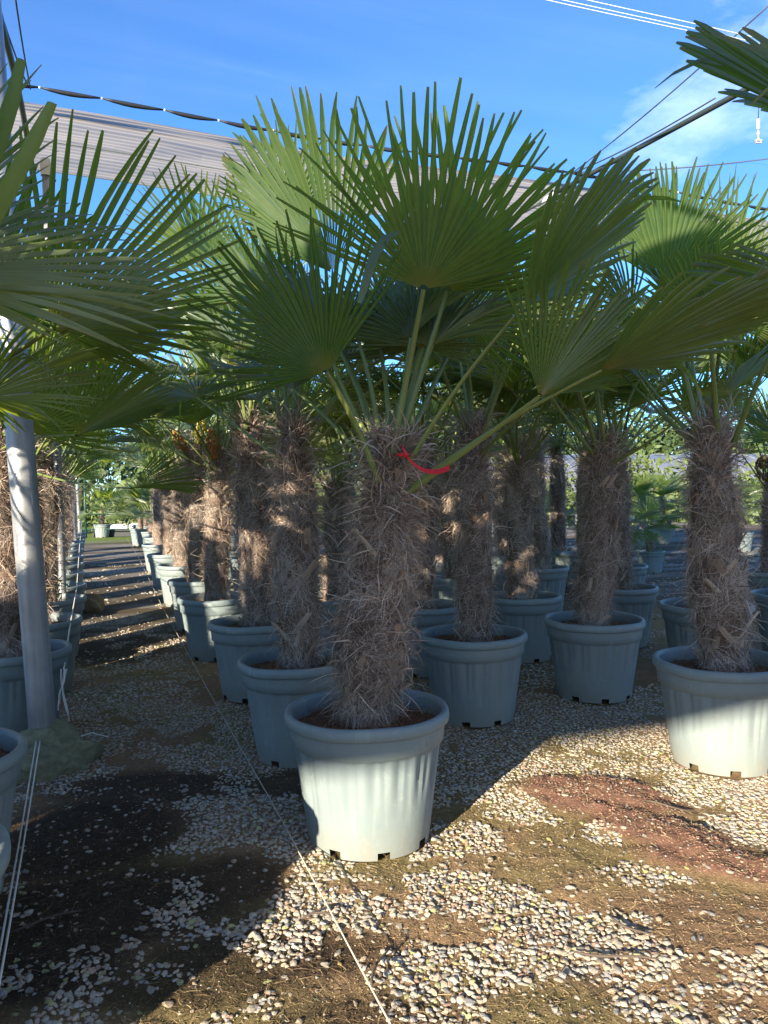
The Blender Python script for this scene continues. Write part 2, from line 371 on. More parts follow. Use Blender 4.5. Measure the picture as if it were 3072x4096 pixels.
def ico(sub):
    import bmesh
    bm = bmesh.new(); bmesh.ops.create_icosphere(bm, subdivisions=sub, radius=1)
    v = np.array([p.co for p in bm.verts]); f = np.array([[q.index for q in p.verts] for p in bm.faces]); bm.free(); return v, f
def stone_protos(sub, n, seed):
    rg = np.random.default_rng(seed); v, f = ico(sub); P = []
    for k in range(n):
        nr = rg.normal(size=(9, 3)); nr /= np.linalg.norm(nr, axis=1)[:, None]; d = rg.uniform(.5, .82, 9)
        dt = v @ nr.T; r = np.where(dt > .05, d / np.maximum(dt, .05), 9).min(1); r = np.minimum(r, 1.15)
        P.append(v * r[:, None] * np.array([rg.uniform(1.05, 1.4), rg.uniform(.8, 1.05), rg.uniform(.42, .65)]))
    return np.array(P), f
POTS = [(-0.084, 3.1), (-0.46, 4.104), (-0.91, 5.333), (-1.482, 6.661), (-1.967, 8.042), (-2.625, 9.868), (-3.358, 11.824), (0.543, 4.725), (0.277, 5.962), (1.141, 6.386), (0.745, 7.97), (1.782, 8.724), (2.583, 11.217), (1.421, 5.188), (1.722, 3.876), (2.118, 6.877), (2.437, 5.756), (4.062, 7.929), (3.386, 6.239), (-0.442, 6.53), (-1.285, 1.8), (-1.625, 2.61), (-2.22, 4.45), (-2.57, 5.52), (-3.0, 6.7), (-3.42, 7.75), (-3.9, 8.95), (-4.4, 10.2), (-4.95, 11.6), (-0.817, 7.905), (-1.315, 9.278), (-1.894, 10.763), (-0.138, 9.207), (-0.66, 10.548), (0.766, 9.744), (0.08, 11.294), (1.656, 10.595), (2.807, 10.598), (-3.155, 3.625), (-3.576, 5.067), (-4.155, 6.266), (-4.589, 7.507), (-5.241, 9.056), (-5.816, 10.771), (-1.68, 0.86), (-2.02, 1.7), (-2.15, 0.92), (-2.75, 1.9), (2.12, 2.62), (3.003, 9.497)]
def make_gravel():
    rg = np.random.default_rng(4); VV = []; FF = []; CC = []; off = 0
    bands = ((1.75, 2.6, .0185, 2, .62, .0055, .0165, 0), (2.6, 3.6, .0185, 2, .60, .0055, .0155, 0), (3.6, 5.2, .021, 1, .60, .006, .0155, 0), (5.2, 9, .034, 1, .58, .009, .019, 0), (9, 16, .07, 1, .58, .016, .028, 0),
             (1.75, 3.6, .0125, 1, .6, .0018, .0048, 1), (3.6, 5.2, .019, 1, .58, .0025, .0055, 1))
    for (y0, y1, sp, sub, wid, smin, smax, grit) in bands:
        P, f = stone_protos(sub, 30, 7 + int(y0 * 10) + grit)
        gx, gy = np.meshgrid(np.arange(-y1 * wid, y1 * wid, sp), np.arange(y0, y1, sp * .9)); x = gx.ravel(); y = gy.ravel()
        x = x + rg.uniform(-.5, .5, len(x)) * sp; y = y + rg.uniform(-.5, .5, len(y)) * sp
        keep = np.abs(x) < y * wid; d = gravel_density(x, y)
        if grit: keep &= rg.uniform(0, 1, len(x)) < .42 + .35 * np.clip(blobs(REDS, x, y), 0, 1)
        else: keep &= (rg.uniform(0, 1, len(x)) < np.clip(sstep(.26, .80, d) * 1.0 + .06, 0, 1))
        for (px, py) in POTS: keep &= np.hypot(x - px, y - py) > .242
        x = x[keep]; y = y[keep]; d = d[keep]; n = len(x)
        k = rg.integers(0, len(P), n); r = smin + (smax - smin) * rg.beta(1.3, 2.6, n)
        if grit: r = r * (1 + 1.1 * np.clip(blobs(REDS, x, y), 0, 1) * rg.uniform(0, 1, n) ** 2)
        yaw = rg.uniform(0, 6.283, n); tl = rg.normal(0, .16, n)
        c, s = np.cos(yaw), np.sin(yaw); ct, st = np.cos(tl), np.sin(tl); B = P[k] * r[:, None, None]
        by = B[..., 1] * ct[:, None] - B[..., 2] * st[:, None]; bz = B[..., 1] * st[:, None] + B[..., 2] * ct[:, None]
        vx = B[..., 0] * c[:, None] - by * s[:, None] + x[:, None]; vy = B[..., 0] * s[:, None] + by * c[:, None] + y[:, None]
        vz = bz + (height(x, y) + r * (.0 + .22 * rg.uniform(0, 1, n)) * sstep(.3, .8, d) + r * (.25 if grit else .04))[:, None]
        V = np.stack([vx, vy, vz], -1); nv = V.shape[1]
        VV.append(V.reshape(-1, 3)); FF.append((f[None] + (np.arange(n) * nv)[:, None, None] + off).reshape(-1, 3)); off += n * nv
        q = rg.uniform(0, 1, (n, 1)); w_ = rg.uniform(0, 1, (n, 1)); b = rg.uniform(.72, 1.12, (n, 1))
        col = np.where(q < .58, [.415, .38, .31], np.where(q < .80, [.44, .36, .26], np.where(q < .92, [.33, .32, .305], [.35, .24, .18]))) * b
        col = np.where(w_ < .06, col * [.85, .95, .55], col)
        if grit:
            gc = ground_col(x, y) * rg.uniform(.6, 1.7, (n, 1)) * 1.05; col = np.where(rg.uniform(0, 1, (n, 1)) < .12 + .5 * sstep(.5, .9, d)[:, None], col, gc)
        else: col = col * (1 - .25 * (1 - sstep(.3, .7, d)))[:, None]
        CC.append(np.repeat(col, nv, 0))
    tag(ob('gravel', mesh_np('gravel', np.concatenate(VV), [np.concatenate(FF)], [M['stone']], np.concatenate(CC))), 'pale crushed stone gravel scattered over the nursery ground', kind='stuff')
make_gravel()

def strands(root, d0, length, width, K, curl, grav, rg, taper=.5, wavy=0.):
    """ribbons: root (n,3), d0 (n,3) -> verts, quads"""
    n = len(root); d0 = d0 / np.linalg.norm(d0, axis=1)[:, None]
    cv = rg.normal(0, 1, (n, 3)) * curl[:, None]; cv[:, 2] -= grav; cv2 = rg.normal(0, 1, (n, 3)) * curl[:, None] * .9
    P = [root]; D = []
    for k in range(K):
        t = (k + .5) / K; d = d0 + cv * t * 1.6 + cv2 * (t * t) * 2; d = d / np.linalg.norm(d, axis=1)[:, None]; D.append(d)
        P.append(P[-1] + d * (length / K)[:, None])
    D.append(D[-1]); P = np.stack(P, 1); D = np.stack(D, 1)
    if wavy:
        ph = rg.uniform(0, 6.283, (n, 1)); fr = rg.uniform(.9, 2.2, (n, 1)); kk = np.arange(K + 1)[None]; sv = np.cross(d0, rg.normal(0, 1, (n, 3))); sv /= np.linalg.norm(sv, axis=1)[:, None] + 1e-9
        P = P + sv[:, None, :] * (np.sin(kk * fr + ph) * np.minimum(kk / 2, 1) * (length[:, None] * wavy))[..., None]
    rv = rg.normal(0, 1, (n, 1, 3)); wv = np.cross(D, np.repeat(rv, K + 1, 1)); wv /= np.linalg.norm(wv, axis=2)[..., None] + 1e-9
    tp = 1 - (1 - taper) * np.linspace(0, 1, K + 1) ** 2
    h = wv * (width[:, None] * tp[None])[..., None] * .5
    V = np.stack([P - h, P + h], 2).reshape(-1, 3)
    b = (np.arange(n) * (K + 1) * 2)[:, None] + (np.arange(K) * 2)[None]
    F = np.stack([b, b + 1, b + 3, b + 2], -1).reshape(-1, 4)
    return V, F, P
def make_litter():
    rg = np.random.default_rng(12); n = 42000
    y = 1.8 + 5.5 * rg.beta(1, 2.2, n); x = rg.uniform(-.58, .58, n) * y
    d = gravel_density(x, y); k = (rg.uniform(0, 1, n) < 1 - sstep(.3, .85, d) * .9); x = x[k]; y = y[k]; n = len(x)
    a = rg.uniform(0, 6.283, n); root = np.stack([x, y, height(x, y) + .003], -1)
    d0 = np.stack([np.cos(a), np.sin(a), rg.uniform(-.05, .55, n)], -1)
    L = rg.uniform(.012, .055, n); W = rg.uniform(.0006, .0016, n)
    V, F, P = strands(root, d0, L, W, 3, np.full(n, .55), .5, rg)
    g = np.clip(rg.beta(1.6, 2.0, n) - blobs(SOIL, x, y) * .35, 0, 1); col = np.repeat(np.stack([g, g, g], -1), 8, 0)
    tag(ob('plant_litter', mesh_np('plant_litter', V, [F], [M['litter']], col)), 'fine brown root fibres and dead moss lying on the soil', kind='stuff')
make_litter()

# ---------------------------------------------------------------- prototype meshes for the palms
def make_pot_meshes():
    n = 160; zs = np.array([0, .012, .03, .05, .09, .14, .19, .24, .29, .33, .36, .382, .392, .396, .404, .44, .475, .486])
    a = np.arange(n) * 2 * np.pi / n
    ph = (a / (2 * np.pi) * 18) % 1.0
    V = []
    rg = np.random.default_rng(2); depth = .0145 * (0.6 + .7 * rg.uniform(0, 1, 18)); reach = rg.uniform(.08, .2, 18)
    kk = np.floor(a / (2 * np.pi) * 18).astype(int)
    for z in zs:
        r = .247 + (.302 - .247) * (z / .40)
        if z >= .40: r = .313 + (z - .404) * .09
        rr = np.full(n, r)
        if z < .396:
            fade = sstep(0, .14, z - reach[kk]) * (1 - .2 * sstep(.36, .395, z))
            groove = np.clip((ph - .05) / .42, 0, 1) * (1 - sstep(.47, .54, ph)) + .7 * sstep(.60, .66, ph) * (1 - np.clip((ph - .66) / .3, 0, 1))
            rr = rr - depth[kk] * fade * groove
        V.append(np.stack([rr * np.cos(a), rr * np.sin(a), np.full(n, z)], -1))
    V = np.concatenate(V); m = len(zs)
    i, k = np.meshgrid(np.arange(m - 1), np.arange(n), indexing='ij'); k2 = (k + 1) % n
    F = np.stack([i * n + k, i * n + k2, (i + 1) * n + k2, (i + 1) * n + k], -1)
    notch = ((k % 20) < 5) & (i < 2)
    F = F[~notch].reshape(-1, 4)
    floor, ff = lathe([(.0005, .032), (.243, .032)], n=40)
    body, bf = merge([(V, [F]), (floor, ff)])
    me = mesh_np('pot', body, bf, [M['plastic']], smooth=True)
    rim = [(.318, .478), (.330, .476), (.3365, .482), (.338, .50), (.336, .516), (.329, .5245), (.318, .526), (.309, .521), (.305, .508), (.303, .47), (.298, .43)]
    v, f = lathe(rim, 96); v[:, 2] += .0018 * np.sin(np.arctan2(v[:, 1], v[:, 0]) * 3) + .001 * np.sin(np.arctan2(v[:, 1], v[:, 0]) * 7)
    return me, mesh_np('pot_rim', v, f, [M['plastic']], smooth=True)
POT_ME, RIM_ME = make_pot_meshes()
def make_soil(seed):
    rg = np.random.default_rng(seed); nr, na = 26, 72
    r = np.linspace(.02, .3015, nr); a = np.arange(na) * 2 * np.pi / na
    Rr, Aa = np.meshgrid(r, a, indexing='ij'); x = Rr * np.cos(Aa); y = Rr * np.sin(Aa)
    z = .452 + .022 * (1 - (Rr / .3) ** 2) + (fbm(x * 9 + seed, y * 9, seed, 3) - .5) * .03 + (fbm(x * 40, y * 40 + seed, seed + 3, 3) - .5) * .028
    V = np.stack([x, y, z], -1).reshape(-1, 3)
    i, k = np.meshgrid(np.arange(nr - 1), np.arange(na), indexing='ij'); k2 = (k + 1) % na
    F = np.stack([i * na + k, (i + 1) * na + k, (i + 1) * na + k2, i * na + k2], -1).reshape(-1, 4)
    n = 700; th = rg.uniform(0, 6.283, n); rr = .3 * np.sqrt(rg.uniform(.15, .98, n)); b = rg.uniform(0, 6.283, n)
    root = np.stack([rr * np.cos(th), rr * np.sin(th), np.full(n, .468)], -1); d0 = np.stack([np.cos(b), np.sin(b), rg.uniform(-.1, .6, n)], -1)
    v2, f2, _ = strands(root, d0, rg.uniform(.015, .06, n), rg.uniform(.0008, .002, n), 3, np.full(n, .6), .6, rg)
    vv, ff = merge([(V, [F]), (v2, [f2])]); g = np.concatenate([np.zeros(len(V)), np.repeat(rg.beta(1.5, 2.5, n), 8)])
    mid = np.concatenate([np.zeros(len(F)), np.ones(len(f2))])
    return mesh_np('soil', vv, ff, [M['soil'], M['litter']], np.stack([g, g, g], -1), True, mid)
SOIL_ME = [make_soil(s) for s in (1, 2, 3)]

def trunk_r(th, z, h, seed):
    """core radius of the fibrous trunk"""
    t = z / h
    r = .083 + .012 * np.sin(t * 7 + seed) + .009 * np.sin(t * 15 + seed * 2.1) + .012 * np.sin(th + t * 4 + seed)
    r = r + .024 * np.exp(-((t - .32) / .22) ** 2) + .02 * np.exp(-((t - .03) / .05) ** 2)
    r = r * (1 - .42 * sstep(.80, 1.06, t))
    return r
def make_trunk(seed, n_hair, n_ribbon, h=1.2, hair_w=1.0):
    rg = np.random.default_rng(seed); nz, na = 46, 36
    z = np.linspace(-.03, h * 1.04, nz); a = np.arange(na) * 2 * np.pi / na; Z, Aa = np.meshgrid(z, a, indexing='ij')
    r = trunk_r(Aa, Z, h, seed) + (fbm(Aa * 4 + 20, Z * 22, seed, 3) - .5) * .035
    V = np.stack([r * np.cos(Aa), r * np.sin(Aa), Z], -1).reshape(-1, 3)
    i, k = np.meshgrid(np.arange(nz - 1), np.arange(na), indexing='ij'); k2 = (k + 1) % na
    F = np.stack([i * na + k, i * na + k2, (i + 1) * na + k2, (i + 1) * na + k], -1).reshape(-1, 4)
    core = mesh_np('trunk', V, [F, np.array([[(nz - 1) * na + q for q in range(na)]])], [M['core']], smooth=True)
    # hair, flowing in clumps
    n = n_hair; th = rg.uniform(0, 6.283, n); zz = h * rg.uniform(-.01, 1.0, n) ; rr = trunk_r(th, zz, h, seed) * rg.uniform(.93, 1.03, n)
    rad = np.stack([np.cos(th), np.sin(th), 0 * th], -1); tan = np.stack([-np.sin(th), np.cos(th), 0 * th], -1); up = np.array([0, 0, 1.])
    flow = fbm(th * 2.2 + 9, zz * 7, seed + 5, 2); fl2 = fbm(th * 1.8 + 3, zz * 5.5, seed + 15, 2)
    sgn = np.clip((flow - .5) * 12, -1.7, 1.7) + rg.normal(0, .4, n)
    vert = np.clip((fl2 - .5) * 7, -1, 1) + rg.normal(0, .4, n) - .1
    tt = zz / h; vert = vert + .9 * sstep(.78, 1, tt) - .45 * (1 - sstep(.2, .55, tt))
    outw = .13 + .16 * rg.uniform(0, 1, n) ** 3 + .4 * sstep(.42, .6, flow) * rg.uniform(0, 1, n) ** 2
    d0 = rad * outw[:, None] + tan * sgn[:, None] + up * vert[:, None]
    L = rg.uniform(.08, .27, n) * (1 + .25 * rg.normal(0, 1, n) ** 2 * .3); W = (.0008 + .0022 * rg.uniform(0, 1, n) ** 2) * hair_w
    root = rad * rr[:, None] + up * zz[:, None]
    K = 8; V, F, P = strands(root, d0, L, W, K, .5 + 1.0 * rg.uniform(0, 1, n) ** 2, .5, rg, .35, .055)
    # keep them outside the core
    V = V.reshape(n, K + 1, 2, 3); q = np.hypot(V[..., 0], V[..., 1]); ta = np.arctan2(V[..., 1], V[..., 0])
    lim = trunk_r(ta, np.clip(V[..., 2], 0, h), h, seed) * .99 + .004 + .010 * np.linspace(0, 1, K + 1)[None, :, None] * rg.uniform(0, 1, (n, 1, 1))
    keepf = np.where(rg.uniform(0, 1, (n, 1, 1)) < .07, .8, .28); tgt = np.where(q < lim, lim, lim + (q - lim) * keepf); m = tgt / np.maximum(q, .01); V[..., 0] *= m; V[..., 1] *= m; V[..., 2] = np.maximum(V[..., 2], -.005)
    clump = fbm(th * 3, zz * 12, seed + 25, 2)
    g = np.clip(.10 + rg.beta(1.5, 2.0, n) * .7 + (clump - .5) * 1.5, 0, 1); gc = np.repeat(np.stack([g, g, g], -1), (K + 1) * 2, 0)
    hair = mesh_np('trunk_fibre', V.reshape(-1, 3), [F], [M['fibre']], gc)
    # flat dry ribbons and old leaf bases
    n = n_ribbon; th = rg.uniform(0, 6.283, n); tt = np.where(rg.uniform(0, 1, n) < .55, rg.uniform(.72, 1.04, n), rg.uniform(.05, .9, n)); zz = tt * h
    rr = trunk_r(th, zz, h, seed) * 1.0; rad = np.stack([np.cos(th), np.sin(th), 0 * th], -1); tan = np.stack([-np.sin(th), np.cos(th), 0 * th], -1)
    top = sstep(.7, .95, tt)
    d0 = rad * (.45 + .5 * rg.uniform(0, 1, n))[:, None] + tan * rg.normal(0, .7 - .35 * top, n)[:, None] + up * (rg.normal(.05, .45, n) + 1.5 * top)[:, None]
    L = rg.uniform(.07, .17, n) * (1 + .75 * top * rg.uniform(0, 1, n)); W = rg.uniform(.002, .0065, n) * (1 + .8 * top * rg.uniform(0, 1, n))
    root = rad * rr[:, None] + up * zz[:, None]; K = 6
    V, F, P = strands(root, d0, L, W, K, .3 + .5 * rg.uniform(0, 1, n), .8, rg, .12)
    g = np.clip(rg.beta(2, 2, n) * .95, 0, 1)
    col = np.repeat(g, (K + 1) * 2)
    # thick stubs of cut leaf bases low on the trunk
    parts = [(V, [F])]; cols = [col]
    for q in range(30):
        t0 = rg.uniform(0, 6.283); z0 = h * (rg.uniform(.0, .16) if q < 10 else rg.uniform(.1, .9)); r0 = trunk_r(np.array(t0), np.array(z0), h, seed) * .96
        rv = np.array([math.cos(t0), math.sin(t0), 0]); tv = np.array([-math.sin(t0), math.cos(t0), 0]); l = rg.uniform(.06, .13); w_ = rg.uniform(.012, .026); sg = rg.choice([-1, 1]) * rg.uniform(.2, .9)
        p0 = rv * r0 + np.array([0, 0, z0]); pts = [p0 + (tv * sg + np.array([0, 0, .9])) * l * t + rv * (.012 + .022 * t * t) for t in (0, .35, .7, 1)]
        v = []
        for j, p in enumerate(pts):
            ww = w_ * (1 - .35 * j / 3); v += [p - tv * ww, p + rv * .007, p + tv * ww, p - rv * .006]
        v = np.array(v); fs = [[j * 4 + e, j * 4 + (e + 1) % 4, j * 4 + 4 + (e + 1) % 4, j * 4 + 4 + e] for j in range(3) for e in range(4)] + [[12, 13, 14, 15]]
        parts.append((v, [np.array(fs)])); cols.append(np.full(16, rg.uniform(.25, .75)))
    vv, ff = merge(parts); c = np.concatenate(cols)
    rib = mesh_np('dry_sheath', vv, ff, [M['sheath']], np.stack([c, c, c], -1))
    return core, hair, rib

def make_leaf(seed, H=88, N=35, cup=.42, fused=.5, droop=.10, tipw=.34, jit=.03, loose=.05, edge=.24, ragged=0., tipcurl=0.):
    """fan blade: hub at the origin, axis +Y, upper side +Z, centre segment 1 long"""
    rg = np.random.default_rng(seed); Hh = R(H); V = []; Fq = []; Cc = []
    st = np.array([.025, .12, .25, .38, .5, .62, .74, .86, .95, 1.0])
    for i in range(N):
        th = -Hh + (2 * i + 1) * Hh / N; dl = Hh / N; q = th / Hh
        L = (1 - edge * abs(q) ** 2.2) * (1 + rg.normal(0, jit)) ; rf = L * (fused * (1 - .12 * abs(q)) + rg.normal(0, .05))
        if ragged and rg.uniform() < ragged: L *= rg.uniform(.6, .9)
        sway = rg.normal(0, .035); dz = droop * (1 + rg.normal(0, .5)); bend = (rg.uniform() < loose); tw = rg.normal(0, .35)
        fall = rg.uniform(1.2, 2.6) if bend else 0
        wf = rf * math.tan(dl) * 1.02; segr = rg.uniform(); b0 = len(V); bp = None; ang = 0
        x = y = z = 0
        for s_ in st:
            r = s_ * L; e = max(0., (r - rf) / max(L - rf, .01))
            wd = r * math.tan(dl) * 1.02 if r < rf else wf * (1 - (1 - tipw) * e ** 3.2) * (1 - .14 * min(1, e * 3))
            a = th + sway * e
            cz = cup * r * q * q * (1 - .25 * r)
            px, py = r * math.sin(a), r * math.cos(a); pz = cz - dz * r * r - .22 * dz * e * e + tipcurl * e * e * .1
            if bend and e > 0.12:
                k = (e - .12) * (L - rf); py -= k * k * fall * .5 * math.cos(a); px -= k * k * fall * .5 * math.sin(a); pz -= fall * k * (.25 + k)
            pleat = wd * (1.05 if e == 0 else 1.05 + .25 * e)
            ca, sa = math.cos(a), math.sin(a); wx = wd * (1 - .15 * e)
            tz = tw * wx * e
            V += [(px - ca * wx, py + sa * wx, pz - tz), (px, py, pz + pleat), (px + ca * wx, py - sa * wx, pz + tz)]
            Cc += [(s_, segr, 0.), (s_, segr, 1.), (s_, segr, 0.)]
        for j in range(len(st) - 1):
            o = b0 + 3 * j
            Fq += [(o, o + 1, o + 4, o + 3)[::-1], (o + 1, o + 2, o + 5, o + 4)[::-1]]
    F = np.array(Fq)
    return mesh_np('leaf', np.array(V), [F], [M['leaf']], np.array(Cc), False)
LEAF = dict(
    open0=make_leaf(1), open1=make_leaf(2, H=94, N=36, cup=.34, fused=.46, droop=.16), open2=make_leaf(3, H=80, N=32, cup=.5, fused=.55, droop=.06, loose=.03),
    stiff=make_leaf(4, H=72, N=31, cup=.30, fused=.50, droop=.02, loose=.0, edge=.16), wide=make_leaf(5, H=106, N=40, cup=.30, fused=.48, droop=.12),
    funnel=make_leaf(6, H=62, N=30, cup=.75, fused=.62, droop=.05, loose=.02), young=make_leaf(7, H=30, N=26, cup=.9, fused=.75, droop=.0, loose=0, edge=.1),
    droopy=make_leaf(8, H=90, N=35, cup=.36, fused=.40, droop=.26, loose=.12), ragged=make_leaf(9, H=84, N=34, cup=.45, fused=.52, droop=.14, loose=.08, ragged=.18),
    hero=make_leaf(10, H=74, N=31, cup=.20, fused=.42, droop=.03, loose=.0, edge=.12, tipw=.46), flat=make_leaf(14, H=62, N=32, cup=.16, fused=.80, droop=.04, loose=.03, edge=.3, tipw=.3, ragged=.1), folded=make_leaf(13, H=44, N=30, cup=1.15, fused=.84, droop=.05, loose=0, edge=.3, tipw=.3), block=make_leaf(11, H=58, N=34, cup=.5, fused=.80, droop=.05, loose=0, edge=.2, tipw=.3),
    slim=make_leaf(12, H=75, N=34, cup=.4, fused=.42, droop=.08, loose=.02, tipw=.16))
def make_stalk(seed, arch, w0=.0165, w1=.0085):
    V = []; m = 9; F = []
    for j in range(m):
        t = j / (m - 1); wd = w0 + (w1 - w0) * t ** .8; x = arch * math.sin(math.pi * t)
        for (cx, cy) in ((-1, 0), (-.7, .42), (0, .55), (.7, .42), (1, 0), (.55, -.42), (0, -.5), (-.55, -.42)): V.append((cx * wd, x + cy * wd, t))
    for j in range(m - 1):
        for k in range(8): F.append((j * 8 + k, j * 8 + (k + 1) % 8, (j + 1) * 8 + (k + 1) % 8, (j + 1) * 8 + k))
    return mesh_np('leaf_stalk', np.array(V), [np.array(F)], [M['stalk']], smooth=True)
STALK = [make_stalk(1, .0), make_stalk(2, .025), make_stalk(3, -.025), make_stalk(4, .05)]

# ---------------------------------------------------------------- palms
TR = dict(hero=make_trunk(11, 12000, 1500, hair_w=1.35), b=make_trunk(23, 8500, 900, hair_w=1.25), c=make_trunk(35, 8500, 900, hair_w=1.25), d=make_trunk(47, 6500, 600, hair_w=1.3), e=make_trunk(59, 6500, 600, hair_w=1.3))
def frame(axis, normal, loc, scale):
    y = Vector(axis).normalized(); n = Vector(normal); z = (n - y * n.dot(y)).normalized(); x = y.cross(z)
    m = Matrix((x, y, z)).transposed().to_4x4(); return Matrix.Translation(loc) @ m @ Matrix.Scale(scale, 4)
def add_leaf(root, base, hub, axis, normal, L, kind, rg, stalk=True, sw=1.0):
    """leaf blade as a part of the palm, its stalk as a sub-part; all in world space"""
    o = ob('leaf', LEAF[kind], root); mw = frame(axis, normal, hub, L)
    o.matrix_parent_inverse = Matrix.Identity(4); o.matrix_basis = Matrix.Translation(-root.location) @ mw
    if stalk:
        d = Vector(hub) - Vector(base); ln = d.length; z = d.normalized()
        yv = Vector(normal); y = (yv - z * yv.dot(z)); y = y.normalized() if y.length > .05 else z.orthogonal().normalized(); x = y.cross(z)
        ms = Matrix.Translation(base) @ Matrix((x, y, z)).transposed().to_4x4() @ Matrix.Diagonal((sw, sw, ln, 1))
        s = ob('leaf_stalk', STALK[rg.randrange(len(STALK))], o); s.matrix_basis = mw.inverted() @ ms
    return o
def generic_leaves(root, base, n, rg, az0=None, azspan=360, el=(6, 58), pet=(.5, .82), size=(.42, .55), rcore=.07, lit=None):
    kinds = ['open0', 'open1', 'open2', 'wide', 'droopy', 'ragged', 'slim', 'stiff']
    for i in range(n):
        t = (i + .5) / n
        az = (rg.uniform(0, 360) + i * 137.5) % 360 if az0 is None else az0 + (rg.uniform(-.5, .5)) * azspan
        pol = el[0] + (el[1] - el[0]) * t ** .85 + rg.uniform(-6, 6)
        if rg.random() < .12: continue
        a = R(az); p = R(pol); rad = Vector((math.cos(a), math.sin(a), 0)); up = Vector((0, 0, 1))
        d = rad * math.sin(p) + up * math.cos(p); ln = rg.uniform(*pet) * (1.0 if t > .15 else .8)
        b = base + rad * (rcore * min(1, .3 + t)) - up * (.14 * t) ; hub = b + d * ln
        pa = p + R(rg.uniform(-4, 24)) * (.3 + t); axis = rad * math.sin(pa) + up * math.cos(pa)
        axis = (axis + rad.cross(up) * rg.uniform(-.28, .28)).normalized()
        nr = -rad * math.cos(pa) + up * math.sin(pa) + rad.cross(up) * rg.uniform(-.45, .45)
        k = 'young' if t < .08 and rg.random() < .5 else rg.choice(kinds)
        add_leaf(root, b, hub, axis, nr, rg.uniform(*size), k, rg)
def potted_palm(x, y, label, trunk='d', h=1.15, lean=(0, 0), ngen=16, gen=None, heroes=(), group='potted fan palms', seed=0, rot=None, wscale=1.0, z=None, pot_scale=1.0):
    rg = random.Random(seed * 7919 + 13)
    z0 = 0 if z is None else z
    root = empty('potted_palm', (x, y, z0)); tag(root, label, 'palm', group)
    p = ob('pot', POT_ME, root); rz = rg.uniform(0, 6.28) if rot is None else rot; p.rotation_euler = (rg.uniform(-.012, .012), rg.uniform(-.012, .012), rz); p.scale = (pot_scale,) * 3
    r_ = ob('pot_rim', RIM_ME, p)
    s = ob('soil', SOIL_ME[seed % 3], root); s.rotation_euler = (0, 0, rg.uniform(0, 6)); s.scale = (pot_scale,) * 3
    co, ha, ri = TR[trunk]; sc_ = h / 1.2
    t = ob('trunk', co, root, (0, 0, .45 * pot_scale)); q = Vector((lean[0], lean[1], 1)).normalized()
    t.rotation_mode = 'QUATERNION'; t.rotation_quaternion = Vector((0, 0, 1)).rotation_difference(q) @ Quaternion((0, 0, 1), rg.uniform(0, 6.28) if trunk != 'hero' else .8); t.scale = (wscale, wscale, sc_)
    ob('trunk_fibre', ha, t); ob('dry_sheath', ri, t)
    base = root.location + Vector((0, 0, .45 * pot_scale)) + q * h
    for (bo, hub, ax, nr, L, kind) in heroes:
        add_leaf(root, base + Vector(bo), Vector(hub), ax, nr, L, kind, rg)
    if gen is None: gen = [dict(n=ngen)]
    for g in gen:
        g = dict(g); generic_leaves(root, base, g.pop('n'), rg, **g)
    return root, base

